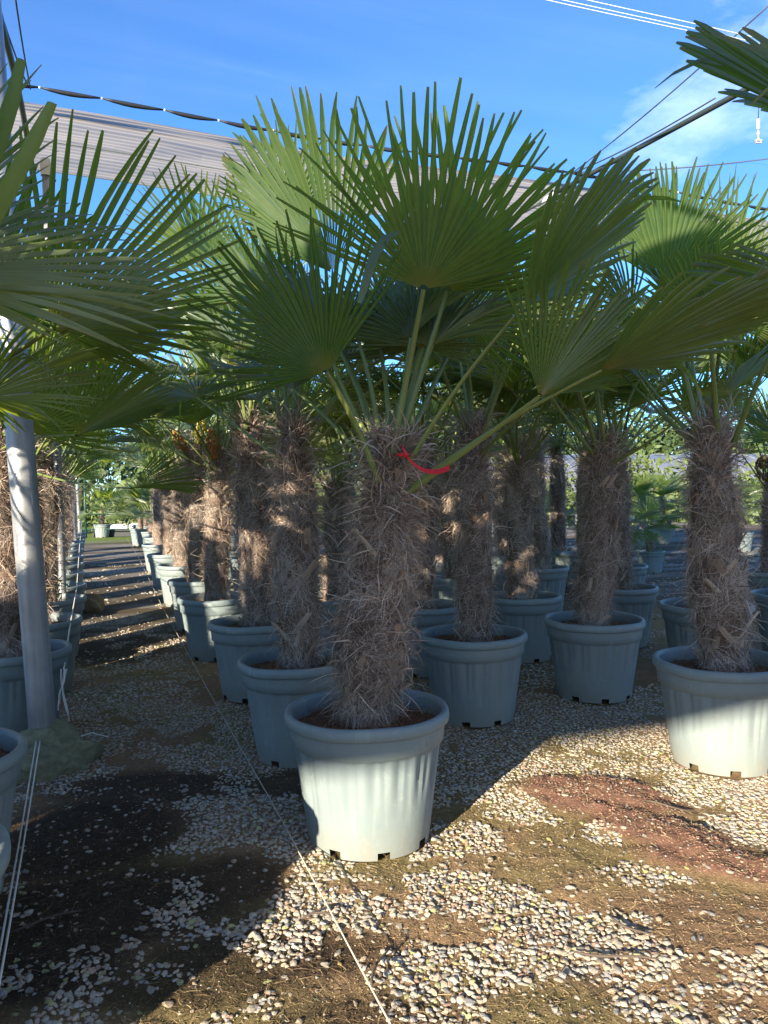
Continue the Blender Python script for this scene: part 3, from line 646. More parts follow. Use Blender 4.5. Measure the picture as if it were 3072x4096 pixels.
HEROES = {
    'A': [
        ((0.0, -0.06, -0.02), (0.1626, 2.86, 2.1608), (0.0995, -0.124, 0.9873), (0.0414, 0.9919, 0.1204), 0.698, 'hero'),
        ((0.02, -0.02, 0.0), (0.2694, 3.05, 2.2041), (0.2902, -0.0964, 0.9521), (-0.1314, 0.9815, 0.1394), 0.688, 'stiff'),
        ((0.01, 0.04, 0.0), (0.1777, 3.3, 2.0333), (0.2243, 0.1173, 0.9674), (0.0174, -0.993, 0.1164), 0.402, 'wide'),
        ((-0.05, -0.08, -0.12), (-0.2027, 2.8, 1.8471), (-0.5742, -0.271, 0.7726), (0.1241, 0.9039, 0.4094), 0.563, 'hero'),
        ((0.06, -0.05, -0.06), (0.5445, 2.85, 2.1), (0.7056, -0.1243, 0.6976), (-0.6079, 0.3998, 0.6861), 0.626, 'flat'),
        ((0.07, -0.06, -0.16), (0.5617, 2.72, 1.7355), (0.6652, -0.1557, 0.7302), (-0.3277, 0.8179, 0.473), 0.498, 'block'),
        ((0.08, -0.05, -0.14), (0.7801, 2.7, 1.8223), (0.8859, -0.3099, 0.3451), (-0.2575, 0.2902, 0.9217), 0.626, 'flat'),
        ((-0.04, 0.05, 0.0), (-0.2119, 3.45, 2.3974), (-0.4109, -0.209, 0.8874), (0.5111, 0.7532, 0.4141), 0.736, 'block'),
        ((-0.03, 0.06, 0.0), (0.1786, 3.6, 2.0977), (-0.4527, 0.203, 0.8682), (-0.0631, -0.9786, 0.1959), 0.461, 'open1'),
        ((0.05, 0.06, 0.0), (0.4097, 3.6, 2.2131), (0.8564, 0.1433, 0.496), (-0.2744, 0.9401, 0.2022), 0.505, 'open0'),
        ((-0.05, 0.05, -0.05), (-0.3981, 3.6, 2.2054), (-0.8195, 0.2273, 0.5262), (-0.4828, -0.7683, -0.4201), 0.505, 'open0')],
    'L1': [
        ((0.1, 0.0, 0.0), (-1.0507, 2.45, 1.9499), (0.7788, 0.2862, 0.5582), (-0.6246, 0.4356, 0.6481), 0.68, 'stiff'),
        ((0.1, 0.03, -0.08), (-1.2171, 2.75, 1.8651), (0.8247, 0.3254, 0.4625), (-0.5268, 0.1444, 0.8377), 0.537, 'block'),
        ((0.04, 0.0, 0.0), (-1.3403, 2.6, 2.0939), (0.6555, 0.2706, 0.7051), (-0.6742, 0.6303, 0.3849), 0.476, 'open2'),
        ((0.1, -0.05, -0.1), (-1.314, 2.5, 1.7357), (0.831, 0.3825, 0.4039), (-0.5343, 0.3469, 0.7708), 0.396, 'open0')],
    'L2': [
        ((0.08, -0.03, -0.1), (-1.4889, 3.7, 1.7094), (0.7745, 0.1857, 0.6047), (-0.6194, 0.4168, 0.6653), 0.53, 'block'),
        ((0.1, 0.1, 0.0), (-1.5364, 5.2, 1.9356), (0.6843, 0.3165, 0.657), (-0.7007, 0.5348, 0.4722), 0.412, 'funnel'),
        ((0.05, 0.0, 0.0), (-1.911, 4.1, 1.7723), (0.258, 0.2272, 0.939), (-0.6121, 0.7904, -0.0231), 0.65, 'open0')],
    'L3': [
        ((0.1, -0.1, -0.15), (-1.4574, 4.4, 1.4547), (0.9453, 0.3119, 0.0955), (-0.1984, 0.3174, 0.9273), 0.402, 'block'),
        ((0.1, 0.0, 0.0), (-1.9136, 5.2, 2.0209), (0.8221, 0.0486, 0.5672), (-0.4717, 0.6161, 0.6309), 0.476, 'open0')],
    'L0': [
        ((0.05, 0.0, 0.0), (-1.0313, 1.62, 1.8358), (0.4645, 0.1015, 0.8797), (-0.8732, -0.1131, 0.4741), 0.538, 'slim'),
        ((0.05, 0.0, 0.0), (-1.0808, 1.7, 1.8982), (0.8461, 0.4581, 0.2726), (0.1445, -0.6893, 0.7099), 0.612, 'slim')],
    'W': [
        ((0.0, -0.05, 0.0), (1.5332, 3.55, 2.0859), (0.0215, -0.0483, 0.9986), (0.3912, 0.9196, 0.036), 0.465, 'block'),
        ((-0.05, 0.05, 0.0), (1.4806, 3.95, 2.4408), (0.2797, -0.253, 0.9261), (0.1554, 0.9639, 0.2164), 0.602, 'stiff'),
        ((0.08, -0.05, -0.05), (1.8624, 3.5, 2.1651), (-0.7566, 0.2727, 0.5942), (0.6024, -0.0624, 0.7957), 0.448, 'flat')],
    'V': [
        ((0.0, -0.05, 0.0), (1.4129, 5.0, 2.0616), (-0.0574, 0.0663, 0.9961), (0.284, 0.9576, -0.0474), 0.518, 'open0'),
        ((-0.08, -0.05, -0.05), (0.8181, 4.7, 2.3291), (0.4877, -0.2502, 0.8364), (-0.4217, 0.7713, 0.4766), 0.573, 'funnel')],
    'B': [
        ((-0.07, 0.0, -0.05), (-0.6331, 4.0, 2.4428), (-0.4924, -0.2917, 0.82), (0.2974, 0.829, 0.4735), 0.61, 'hero'),
        ((0.0, 0.04, 0.0), (-0.4791, 4.3, 2.1805), (-0.0747, 0.0758, 0.9943), (0.0928, -0.9922, 0.0826), 0.446, 'wide'),
        ((0.06, 0.03, 0.0), (0.0736, 4.4, 2.3747), (0.5186, -0.0202, 0.8548), (-0.4278, 0.8595, 0.2798), 0.563, 'open0')],
    'Y': [
        ((-0.05, 0.0, 0.0), (1.8375, 4.9, 2.7942), (-0.156, -0.1054, 0.9821), (0.3576, 0.9208, 0.1556), 0.642, 'funnel'),
        ((0.05, 0.0, 0.0), (2.2682, 5.0, 2.7708), (0.115, -0.1633, 0.9798), (0.3074, 0.9438, 0.1212), 0.64, 'slim'),
        ((0.05, 0.0, 0.0), (2.3876, 5.0, 2.4676), (0.7084, -0.316, 0.6311), (0.0942, 0.9285, 0.3592), 0.61, 'open0')],
    'C': [
        ((-0.06, 0.0, 0.0), (-1.1794, 5.0, 2.9507), (-0.1901, -0.2633, 0.9458), (0.0484, 0.9597, 0.2769), 0.549, 'open1'),
        ((0.0, 0.0, 0.0), (-0.6239, 5.2, 3.2517), (-0.1312, -0.2799, 0.951), (0.0694, 0.9544, 0.2904), 0.602, 'stiff'),
        ((-0.08, 0.0, -0.05), (-0.9764, 5.0, 2.5562), (-0.8388, -0.2728, 0.4713), (0.0938, 0.7801, 0.6186), 0.579, 'open0')],
    'R1': [
        ((-0.1, 0.1, 0.0), (1.5221, 2.35, 2.4164), (-0.7465, 0.2104, 0.6313), (0.5085, -0.4315, 0.7451), 0.688, 'flat'),
        ((-0.1, 0.1, -0.1), (1.4973, 2.5, 2.0189), (-0.846, 0.4279, 0.3182), (0.3247, -0.0599, 0.9439), 0.473, 'flat')],
}
PALMS = {
    'A': {'x': -0.084, 'y': 3.1, 'label': 'front palm with shaggy grey trunk in the nearest sunlit pot, centre', 'trunk': 'hero', 'h': 1.12, 'lean': (0.105, 0.0), 'hero': 'A', 'rot': 0.15, 'seed': 1, 'wscale': 1.12, 'gen': [{'n': 5, 'az0': 80, 'azspan': 130, 'el': (8, 45)}, {'n': 2, 'az0': 170, 'azspan': 50, 'el': (25, 55), 'pet': (0.5, 0.6), 'size': (0.42, 0.5)}]},
    'B': {'x': -0.46, 'y': 4.104, 'label': 'potted palm with pale shaggy trunk directly left behind the front pot', 'trunk': 'b', 'h': 1.28, 'lean': (-0.02, 0.0), 'hero': 'B', 'seed': 2, 'gen': [{'n': 12, 'az0': 90, 'azspan': 250, 'el': (5, 60)}]},
    'C': {'x': -0.91, 'y': 5.333, 'label': 'third potted palm along the right side of the aisle, half hidden trunk', 'trunk': 'c', 'h': 1.42, 'lean': (-0.02, 0), 'hero': 'C', 'seed': 3, 'gen': [{'n': 15, 'el': (5, 60), 'size': (0.46, 0.58), 'pet': (0.5, 0.82)}]},
    'D': {'x': -1.482, 'y': 6.661, 'label': 'fourth potted palm along the aisle, with brown flower bud at its crown', 'trunk': 'd', 'h': 1.3, 'lean': (0.04, 0), 'seed': 4, 'gen': [{'n': 13, 'size': (0.46, 0.58), 'pet': (0.5, 0.82)}]},
    'E': {'x': -1.967, 'y': 8.042, 'label': 'fifth potted palm along the aisle, with yellow and orange flower buds', 'trunk': 'e', 'h': 1.45, 'lean': (-0.03, 0), 'seed': 5, 'gen': [{'n': 13, 'size': (0.46, 0.58), 'pet': (0.5, 0.82)}]},
    'F': {'x': -2.625, 'y': 9.868, 'label': 'sixth potted palm along the right side of the aisle', 'trunk': 'd', 'h': 1.35, 'seed': 6, 'gen': [{'n': 13}]},
    'G': {'x': -3.358, 'y': 11.824, 'label': 'seventh potted palm along the right side of the aisle', 'trunk': 'e', 'h': 1.3, 'seed': 7, 'gen': [{'n': 14}]},
    'H': {'x': -4.228, 'y': 14.288, 'label': 'eighth potted palm from the front of the aisle, last tall one', 'trunk': 'd', 'h': 1.25, 'seed': 8, 'gen': [{'n': 14}]},
    'P': {'x': 0.543, 'y': 4.725, 'label': 'potted palm with brown trunk right behind the front pot', 'trunk': 'c', 'h': 1.32, 'lean': (0.02, 0), 'seed': 9, 'gen': [{'n': 15, 'el': (5, 60)}]},
    'Q': {'x': 0.277, 'y': 5.962, 'label': 'potted palm mostly hidden behind the front palm trunk', 'trunk': 'd', 'h': 1.3, 'lean': (0.03, 0), 'seed': 10, 'gen': [{'n': 16, 'size': (0.46, 0.58), 'pet': (0.5, 0.82)}]},
    'R': {'x': 1.141, 'y': 6.386, 'label': 'potted palm with sunlit tufts standing between the two brown trunked palms', 'trunk': 'e', 'h': 1.3, 'lean': (0.0, 0), 'seed': 11, 'gen': [{'n': 16, 'size': (0.46, 0.58), 'pet': (0.5, 0.82)}]},
    'LIT': {'x': 0.745, 'y': 7.97, 'label': 'farther potted palm with sunlit trunk and bright pot seen past the front trunk', 'trunk': 'd', 'h': 1.2, 'lean': (-0.06, 0), 'seed': 12, 'gen': [{'n': 14}]},
    'S': {'x': 1.782, 'y': 8.724, 'label': 'dark trunked palm in deep shade behind the second row', 'trunk': 'e', 'h': 1.6, 'lean': (-0.02, 0), 'seed': 13, 'gen': [{'n': 16, 'size': (0.46, 0.58), 'pet': (0.5, 0.82)}]},
    'T': {'x': 2.583, 'y': 11.217, 'label': 'dark trunked palm farther back behind the shaded one', 'trunk': 'd', 'h': 1.6, 'lean': (-0.02, 0), 'seed': 14, 'gen': [{'n': 16}]},
    'V': {'x': 1.421, 'y': 5.188, 'label': 'potted palm with leaning brown trunk in the shaded pot right of centre', 'trunk': 'b', 'h': 1.25, 'lean': (0.06, 0), 'hero': 'V', 'seed': 15, 'gen': [{'n': 13, 'az0': 90, 'azspan': 300, 'el': (5, 60)}]},
    'W': {'x': 1.722, 'y': 3.876, 'label': 'palm with thick shaggy trunk in the half sunlit pot at the right edge', 'trunk': 'b', 'h': 1.22, 'lean': (-0.03, 0), 'hero': 'W', 'rot': 0.5, 'seed': 16, 'wscale': 1.05, 'gen': [{'n': 9, 'az0': 100, 'azspan': 260, 'el': (8, 60)}]},
    'X': {'x': 2.118, 'y': 6.877, 'label': 'potted palm hidden behind the leaning brown trunk', 'trunk': 'd', 'h': 1.35, 'seed': 17, 'gen': [{'n': 16, 'size': (0.46, 0.58), 'pet': (0.5, 0.82)}]},
    'Y': {'x': 2.437, 'y': 5.756, 'label': 'potted palm hidden behind the thick trunk at the right edge', 'trunk': 'e', 'h': 1.45, 'hero': 'Y', 'seed': 18, 'gen': [{'n': 13, 'size': (0.46, 0.58), 'pet': (0.5, 0.82)}]},
    'Z1': {'x': 4.062, 'y': 7.929, 'label': 'far potted palm with fruit cluster cut off by the right edge', 'trunk': 'd', 'h': 1.0, 'seed': 19, 'gen': [{'n': 16}]},
    'Z2': {'x': 3.386, 'y': 6.239, 'label': 'nearer potted palm cut off by the right edge', 'trunk': 'e', 'h': 1.35, 'seed': 20, 'gen': [{'n': 16}]},
    'T1': {'x': -0.442, 'y': 6.53, 'label': 'potted palm with tufted trunk glimpsed between the two front trunks', 'trunk': 'e', 'h': 1.02, 'lean': (0.02, 0), 'seed': 21, 'gen': [{'n': 14}]},
    'L0': {'x': -1.285, 'y': 1.8, 'label': 'nearest pot at the lower left corner with a sunlit rim', 'trunk': 'b', 'h': 1.25, 'lean': (-0.03, 0), 'hero': 'L0', 'seed': 30, 'gen': [{'n': 9, 'az0': 195, 'azspan': 150, 'el': (15, 60)}]},
    'L1': {'x': -1.625, 'y': 2.61, 'label': 'second pot at the left edge, in front of the steel pole', 'trunk': 'c', 'h': 1.25, 'lean': (-0.03, 0), 'hero': 'L1', 'seed': 31, 'gen': [{'n': 9, 'az0': 180, 'azspan': 150, 'el': (15, 60)}]},
    'L2': {'x': -2.22, 'y': 4.45, 'label': 'pot standing right behind the near steel pole', 'trunk': 'b', 'h': 1.35, 'lean': (-0.05, 0), 'hero': 'L2', 'seed': 32, 'gen': [{'n': 11, 'az0': 130, 'azspan': 300, 'el': (8, 58)}]},
    'L3': {'x': -2.57, 'y': 5.52, 'label': 'pot next behind the steel pole on the left side of the aisle', 'trunk': 'c', 'h': 1.3, 'lean': (-0.03, 0), 'hero': 'L3', 'seed': 33, 'gen': [{'n': 13}]},
    'L4': {'x': -3.0, 'y': 6.7, 'label': 'fourth pot from the front on the left side of the aisle with a green weed', 'trunk': 'd', 'h': 1.3, 'seed': 34, 'gen': [{'n': 10}]},
    'L5': {'x': -3.42, 'y': 7.75, 'label': 'fifth pot from the front on the left side of the aisle', 'trunk': 'e', 'h': 1.3, 'seed': 35, 'gen': [{'n': 10}]},
    'L6': {'x': -3.9, 'y': 8.95, 'label': 'sixth pot from the front on the left side of the aisle', 'trunk': 'd', 'h': 1.3, 'seed': 36, 'gen': [{'n': 10}]},
    'L7': {'x': -4.4, 'y': 10.2, 'label': 'seventh pot from the front on the left side of the aisle', 'trunk': 'e', 'h': 1.3, 'seed': 37, 'gen': [{'n': 10}]},
    'L8': {'x': -4.95, 'y': 11.6, 'label': 'eighth pot from the front on the left side of the aisle', 'trunk': 'd', 'h': 1.3, 'seed': 38, 'gen': [{'n': 10}]},
    'L9': {'x': -5.6, 'y': 13.2, 'label': 'ninth pot from the front on the left side of the aisle', 'trunk': 'e', 'h': 1.3, 'seed': 39, 'gen': [{'n': 10}]},
    'L10': {'x': -6.3, 'y': 15.0, 'label': 'tenth pot from the front on the left side of the aisle', 'trunk': 'd', 'h': 1.3, 'seed': 40, 'gen': [{'n': 10}]},
    'M0': {'x': -0.817, 'y': 7.905, 'label': 'palm in the crowded middle rows, trunk hidden behind nearer palms', 'group': 'palms hidden in the middle rows', 'trunk': 'd', 'h': 1.21, 'seed': 50, 'gen': [{'n': 15, 'size': (0.46, 0.58), 'pet': (0.5, 0.82)}]},
    'M1': {'x': -1.315, 'y': 9.278, 'label': 'palm in the crowded middle rows, trunk hidden behind nearer palms', 'group': 'palms hidden in the middle rows', 'trunk': 'e', 'h': 1.31, 'seed': 51, 'gen': [{'n': 15, 'size': (0.46, 0.58), 'pet': (0.5, 0.82)}]},
    'M2': {'x': -1.894, 'y': 10.763, 'label': 'palm in the crowded middle rows, trunk hidden behind nearer palms', 'group': 'palms hidden in the middle rows', 'trunk': 'd', 'h': 1.1, 'seed': 52, 'gen': [{'n': 15, 'size': (0.46, 0.58), 'pet': (0.5, 0.82)}]},
    'M3': {'x': -2.597, 'y': 12.274, 'label': 'palm in the crowded middle rows, trunk hidden behind nearer palms', 'group': 'palms hidden in the middle rows', 'trunk': 'e', 'h': 1.34, 'seed': 53, 'gen': [{'n': 15, 'size': (0.46, 0.58), 'pet': (0.5, 0.82)}]},
    'M4': {'x': -0.138, 'y': 9.207, 'label': 'palm in the crowded middle rows, trunk hidden behind nearer palms', 'group': 'palms hidden in the middle rows', 'trunk': 'd', 'h': 1.22, 'seed': 54, 'gen': [{'n': 15, 'size': (0.46, 0.58), 'pet': (0.5, 0.82)}]},
    'M5': {'x': -0.66, 'y': 10.548, 'label': 'palm in the crowded middle rows, trunk hidden behind nearer palms', 'group': 'palms hidden in the middle rows', 'trunk': 'e', 'h': 1.21, 'seed': 55, 'gen': [{'n': 15, 'size': (0.46, 0.58), 'pet': (0.5, 0.82)}]},
    'M6': {'x': -1.384, 'y': 12.241, 'label': 'palm in the crowded middle rows, trunk hidden behind nearer palms', 'group': 'palms hidden in the middle rows', 'trunk': 'd', 'h': 1.39, 'seed': 56, 'gen': [{'n': 15, 'size': (0.46, 0.58), 'pet': (0.5, 0.82)}]},
    'M7': {'x': 0.766, 'y': 9.744, 'label': 'palm in the crowded middle rows, trunk hidden behind nearer palms', 'group': 'palms hidden in the middle rows', 'trunk': 'e', 'h': 1.27, 'seed': 57, 'gen': [{'n': 15, 'size': (0.46, 0.58), 'pet': (0.5, 0.82)}]},
    'M8': {'x': 0.08, 'y': 11.294, 'label': 'palm in the crowded middle rows, trunk hidden behind nearer palms', 'group': 'palms hidden in the middle rows', 'trunk': 'd', 'h': 1.21, 'seed': 58, 'gen': [{'n': 15, 'size': (0.46, 0.58), 'pet': (0.5, 0.82)}]},
    'M9': {'x': -0.6, 'y': 13.186, 'label': 'palm in the crowded middle rows, trunk hidden behind nearer palms', 'group': 'palms hidden in the middle rows', 'trunk': 'e', 'h': 1.27, 'seed': 59, 'gen': [{'n': 15, 'size': (0.46, 0.58), 'pet': (0.5, 0.82)}]},
    'M10': {'x': 1.656, 'y': 10.595, 'label': 'palm in the crowded middle rows, trunk hidden behind nearer palms', 'group': 'palms hidden in the middle rows', 'trunk': 'd', 'h': 1.35, 'seed': 60, 'gen': [{'n': 15, 'size': (0.46, 0.58), 'pet': (0.5, 0.82)}]},
    'M11': {'x': 0.91, 'y': 12.551, 'label': 'palm in the crowded middle rows, trunk hidden behind nearer palms', 'group': 'palms hidden in the middle rows', 'trunk': 'e', 'h': 1.12, 'seed': 61, 'gen': [{'n': 15, 'size': (0.46, 0.58), 'pet': (0.5, 0.82)}]},
    'M12': {'x': 2.807, 'y': 10.598, 'label': 'palm in the crowded middle rows, trunk hidden behind nearer palms', 'group': 'palms hidden in the middle rows', 'trunk': 'd', 'h': 1.44, 'seed': 62, 'gen': [{'n': 15, 'size': (0.46, 0.58), 'pet': (0.5, 0.82)}]},
    'M13': {'x': 1.919, 'y': 12.638, 'label': 'palm in the crowded middle rows, trunk hidden behind nearer palms', 'group': 'palms hidden in the middle rows', 'trunk': 'e', 'h': 1.11, 'seed': 63, 'gen': [{'n': 15, 'size': (0.46, 0.58), 'pet': (0.5, 0.82)}]},
    'M14': {'x': -3.155, 'y': 3.625, 'label': 'palm in the crowded middle rows, trunk hidden behind nearer palms', 'group': 'palms hidden in the middle rows', 'trunk': 'd', 'h': 1.36, 'seed': 64, 'gen': [{'n': 9, 'size': (0.46, 0.58), 'pet': (0.5, 0.82)}]},
    'M15': {'x': -3.576, 'y': 5.067, 'label': 'palm in the crowded middle rows, trunk hidden behind nearer palms', 'group': 'palms hidden in the middle rows', 'trunk': 'e', 'h': 1.4, 'seed': 65, 'gen': [{'n': 9, 'size': (0.46, 0.58), 'pet': (0.5, 0.82)}]},
    'M16': {'x': -4.155, 'y': 6.266, 'label': 'palm in the rows left of the aisle, mostly hidden by nearer leaves', 'group': 'palms hidden left of the aisle', 'trunk': 'd', 'h': 1.11, 'seed': 66, 'gen': [{'n': 9, 'size': (0.46, 0.58), 'pet': (0.5, 0.82)}]},
    'M17': {'x': -4.589, 'y': 7.507, 'label': 'palm in the rows left of the aisle, mostly hidden by nearer leaves', 'group': 'palms hidden left of the aisle', 'trunk': 'e', 'h': 1.38, 'seed': 67, 'gen': [{'n': 9, 'size': (0.46, 0.58), 'pet': (0.5, 0.82)}]},
    'M18': {'x': -5.241, 'y': 9.056, 'label': 'palm in the rows left of the aisle, mostly hidden by nearer leaves', 'group': 'palms hidden left of the aisle', 'trunk': 'd', 'h': 1.23, 'seed': 68, 'gen': [{'n': 9, 'size': (0.46, 0.58), 'pet': (0.5, 0.82)}]},
    'M19': {'x': -5.816, 'y': 10.771, 'label': 'palm in the rows left of the aisle, mostly hidden by nearer leaves', 'group': 'palms hidden left of the aisle', 'trunk': 'e', 'h': 1.3, 'seed': 69, 'gen': [{'n': 9, 'size': (0.46, 0.58), 'pet': (0.5, 0.82)}]},
    'M20': {'x': -6.43, 'y': 12.463, 'label': 'palm in the rows left of the aisle, mostly hidden by nearer leaves', 'group': 'palms hidden left of the aisle', 'trunk': 'd', 'h': 1.1, 'seed': 70, 'gen': [{'n': 9, 'size': (0.46, 0.58), 'pet': (0.5, 0.82)}]},
    'M21': {'x': -7.284, 'y': 14.449, 'label': 'palm in the rows left of the aisle, mostly hidden by nearer leaves', 'group': 'palms hidden left of the aisle', 'trunk': 'e', 'h': 1.12, 'seed': 71, 'gen': [{'n': 9, 'size': (0.46, 0.58), 'pet': (0.5, 0.82)}]},
    'M22': {'x': -8.13, 'y': 16.556, 'label': 'palm in the rows left of the aisle, mostly hidden by nearer leaves', 'group': 'palms hidden left of the aisle', 'trunk': 'd', 'h': 1.16, 'seed': 72, 'gen': [{'n': 9, 'size': (0.46, 0.58), 'pet': (0.5, 0.82)}]},
    'K0': {'x': -1.68, 'y': 0.86, 'label': 'unseen palm left of the camera, added to shade the left ground', 'group': 'unseen palms added left of the camera for shade', 'trunk': 'd', 'h': 1.55, 'seed': 95, 'gen': [{'n': 14}]},  # K palms: unseen, added to keep sun off the left ground
    'K2': {'x': -2.02, 'y': 1.7, 'label': 'unseen palm left of the camera, added to shade the left ground', 'group': 'unseen palms added left of the camera for shade', 'trunk': 'e', 'h': 1.3, 'seed': 97, 'gen': [{'n': 9, 'az0': 180, 'azspan': 160}]},
    'K3': {'x': -2.15, 'y': 0.92, 'label': 'unseen palm left of the camera, added to shade the left ground', 'group': 'unseen palms added left of the camera for shade', 'trunk': 'd', 'h': 1.3, 'seed': 98, 'gen': [{'n': 9}]},
    'K1': {'x': -2.75, 'y': 1.9, 'label': 'unseen palm left of the camera, added to shade the left ground', 'group': 'unseen palms added left of the camera for shade', 'trunk': 'e', 'h': 1.3, 'seed': 96, 'gen': [{'n': 14}]},
    'R1': {'x': 2.12, 'y': 2.62, 'label': 'palm outside the right edge whose dark leaf reaches into the upper right corner', 'trunk': 'c', 'h': 1.5, 'lean': (0.03, 0), 'hero': 'R1', 'seed': 90, 'gen': [{'n': 6, 'az0': -10, 'azspan': 60, 'el': (25, 60)}]},
    'Lx0': {'x': -6.74, 'y': 16.16, 'label': 'far potted palm on the left side of the aisle near the far poles', 'trunk': 'd', 'h': 1.15, 'seed': 120, 'gen': [{'n': 11}], 'group': 'palms at the far end of the aisle'},
    'Lx1': {'x': -7.45, 'y': 18.03, 'label': 'far potted palm on the left side of the aisle near the far poles', 'trunk': 'e', 'h': 1.15, 'seed': 121, 'gen': [{'n': 11}], 'group': 'palms at the far end of the aisle'},
    'Lx2': {'x': -8.17, 'y': 19.89, 'label': 'far potted palm on the left side of the aisle near the far poles', 'trunk': 'd', 'h': 1.15, 'seed': 122, 'gen': [{'n': 11}], 'group': 'palms at the far end of the aisle'},
    'Lx3': {'x': -5.01, 'y': 16.82, 'label': 'last tall potted palm right of the aisle before the small bushy ones', 'trunk': 'e', 'h': 1.15, 'seed': 123, 'gen': [{'n': 11}], 'group': 'palms at the far end of the aisle'},
    'Lb0': {'x': -6.3, 'y': 20.61, 'label': 'bushy young palm at the far end of the aisle', 'trunk': 'd', 'h': 0.55, 'wscale': 0.8, 'pot_scale': 0.9, 'seed': 130, 'gen': [{'n': 16, 'size': (0.5, 0.7), 'pet': (0.4, 0.6), 'el': (5, 85)}], 'group': 'bushy palms at the far end of the aisle'},
    'Lb1': {'x': -4.93, 'y': 19.53, 'label': 'bushy young palm at the far end of the aisle', 'trunk': 'd', 'h': 0.55, 'wscale': 0.8, 'pot_scale': 0.9, 'seed': 131, 'gen': [{'n': 16, 'size': (0.5, 0.7), 'pet': (0.4, 0.6), 'el': (5, 85)}], 'group': 'bushy palms at the far end of the aisle'},
    'Lb2': {'x': -5.64, 'y': 21.94, 'label': 'bushy young palm at the far end of the aisle', 'trunk': 'd', 'h': 0.55, 'wscale': 0.8, 'pot_scale': 0.9, 'seed': 132, 'gen': [{'n': 16, 'size': (0.5, 0.7), 'pet': (0.4, 0.6), 'el': (5, 85)}], 'group': 'bushy palms at the far end of the aisle'},
    'Lb3': {'x': -7.82, 'y': 24.85, 'label': 'bushy young palm at the far end of the aisle', 'trunk': 'd', 'h': 0.55, 'wscale': 0.8, 'pot_scale': 0.9, 'seed': 133, 'gen': [{'n': 16, 'size': (0.5, 0.7), 'pet': (0.4, 0.6), 'el': (5, 85)}], 'group': 'bushy palms at the far end of the aisle'},
    'Lb4': {'x': -10.11, 'y': 27.18, 'label': 'bushy young palm at the far end of the aisle', 'trunk': 'd', 'h': 0.55, 'wscale': 0.8, 'pot_scale': 0.9, 'seed': 134, 'gen': [{'n': 16, 'size': (0.5, 0.7), 'pet': (0.4, 0.6), 'el': (5, 85)}], 'group': 'bushy palms at the far end of the aisle'},
    'Yg0': {'x': 7.95, 'y': 31.002, 'label': 'young palm in a small pot in the lit opening left of the leaning trunk', 'trunk': 'd', 'h': 0.42, 'wscale': 0.62, 'pot_scale': 0.75, 'seed': 100, 'group': 'young palms in small pots', 'gen': [{'n': 11, 'size': (0.34, 0.46), 'pet': (0.22, 0.36), 'el': (5, 85), 'rcore': 0.03}]},
    'Yg1': {'x': 12.717, 'y': 36.671, 'label': 'young palm in a pale pot just left of the thick right trunk', 'trunk': 'd', 'h': 0.5, 'wscale': 0.62, 'pot_scale': 0.8, 'seed': 101, 'group': 'young palms in small pots', 'gen': [{'n': 11, 'size': (0.34, 0.46), 'pet': (0.22, 0.36), 'el': (5, 85), 'rcore': 0.03}]},
    'Yg2': {'x': 8.384, 'y': 22.342, 'label': 'small thin palm in a pot beside the thick right trunk', 'trunk': 'd', 'h': 0.35, 'wscale': 0.62, 'pot_scale': 0.6, 'seed': 102, 'group': 'young palms in small pots', 'gen': [{'n': 11, 'size': (0.34, 0.46), 'pet': (0.22, 0.36), 'el': (5, 85), 'rcore': 0.03}]},
    'Yg3': {'x': 7.768, 'y': 16.534, 'label': 'young dark palm in a pot right of the thick trunk', 'trunk': 'd', 'h': 0.6, 'wscale': 0.62, 'pot_scale': 0.8, 'seed': 103, 'group': 'young palms in small pots', 'gen': [{'n': 11, 'size': (0.34, 0.46), 'pet': (0.22, 0.36), 'el': (5, 85), 'rcore': 0.03}]},
    'Yg4': {'x': 16.397, 'y': 33.579, 'label': 'young palm in a sunlit pot near the right edge', 'trunk': 'd', 'h': 0.5, 'wscale': 0.62, 'pot_scale': 0.8, 'seed': 104, 'group': 'young palms in small pots', 'gen': [{'n': 11, 'size': (0.34, 0.46), 'pet': (0.22, 0.36), 'el': (5, 85), 'rcore': 0.03}]},
    'Yg5': {'x': -7.126, 'y': 22.2, 'label': 'bushy young palm in a blue pot at the right side of the far aisle', 'trunk': 'd', 'h': 0.55, 'wscale': 0.62, 'pot_scale': 0.95, 'seed': 105, 'group': 'young palms in small pots', 'gen': [{'n': 16, 'size': (0.45, 0.6), 'pet': (0.3, 0.5), 'el': (5, 85), 'rcore': 0.03}]},
    'Yg6': {'x': -11.266, 'y': 33.0, 'label': 'young palm in a brownish pot near the far end of the aisle', 'trunk': 'd', 'h': 0.6, 'wscale': 0.62, 'pot_scale': 0.9, 'seed': 106, 'group': 'young palms in small pots', 'gen': [{'n': 16, 'size': (0.45, 0.6), 'pet': (0.3, 0.5), 'el': (5, 85), 'rcore': 0.03}]},
    'Yg7': {'x': -16.669, 'y': 47.664, 'label': 'farthest young palm beside the end of the aisle', 'trunk': 'd', 'h': 0.55, 'wscale': 0.62, 'pot_scale': 0.9, 'seed': 107, 'group': 'young palms in small pots', 'gen': [{'n': 14, 'size': (0.45, 0.6), 'pet': (0.3, 0.5), 'el': (5, 85), 'rcore': 0.03}]},
    'Yg8': {'x': 3.003, 'y': 9.497, 'label': 'short palm in a shaded pot between the leaning and the thick trunk', 'trunk': 'd', 'h': 0.55, 'wscale': 0.62, 'pot_scale': 0.85, 'seed': 108, 'group': 'young palms in small pots', 'gen': [{'n': 11, 'size': (0.34, 0.46), 'pet': (0.22, 0.36), 'el': (5, 85), 'rcore': 0.03}]},
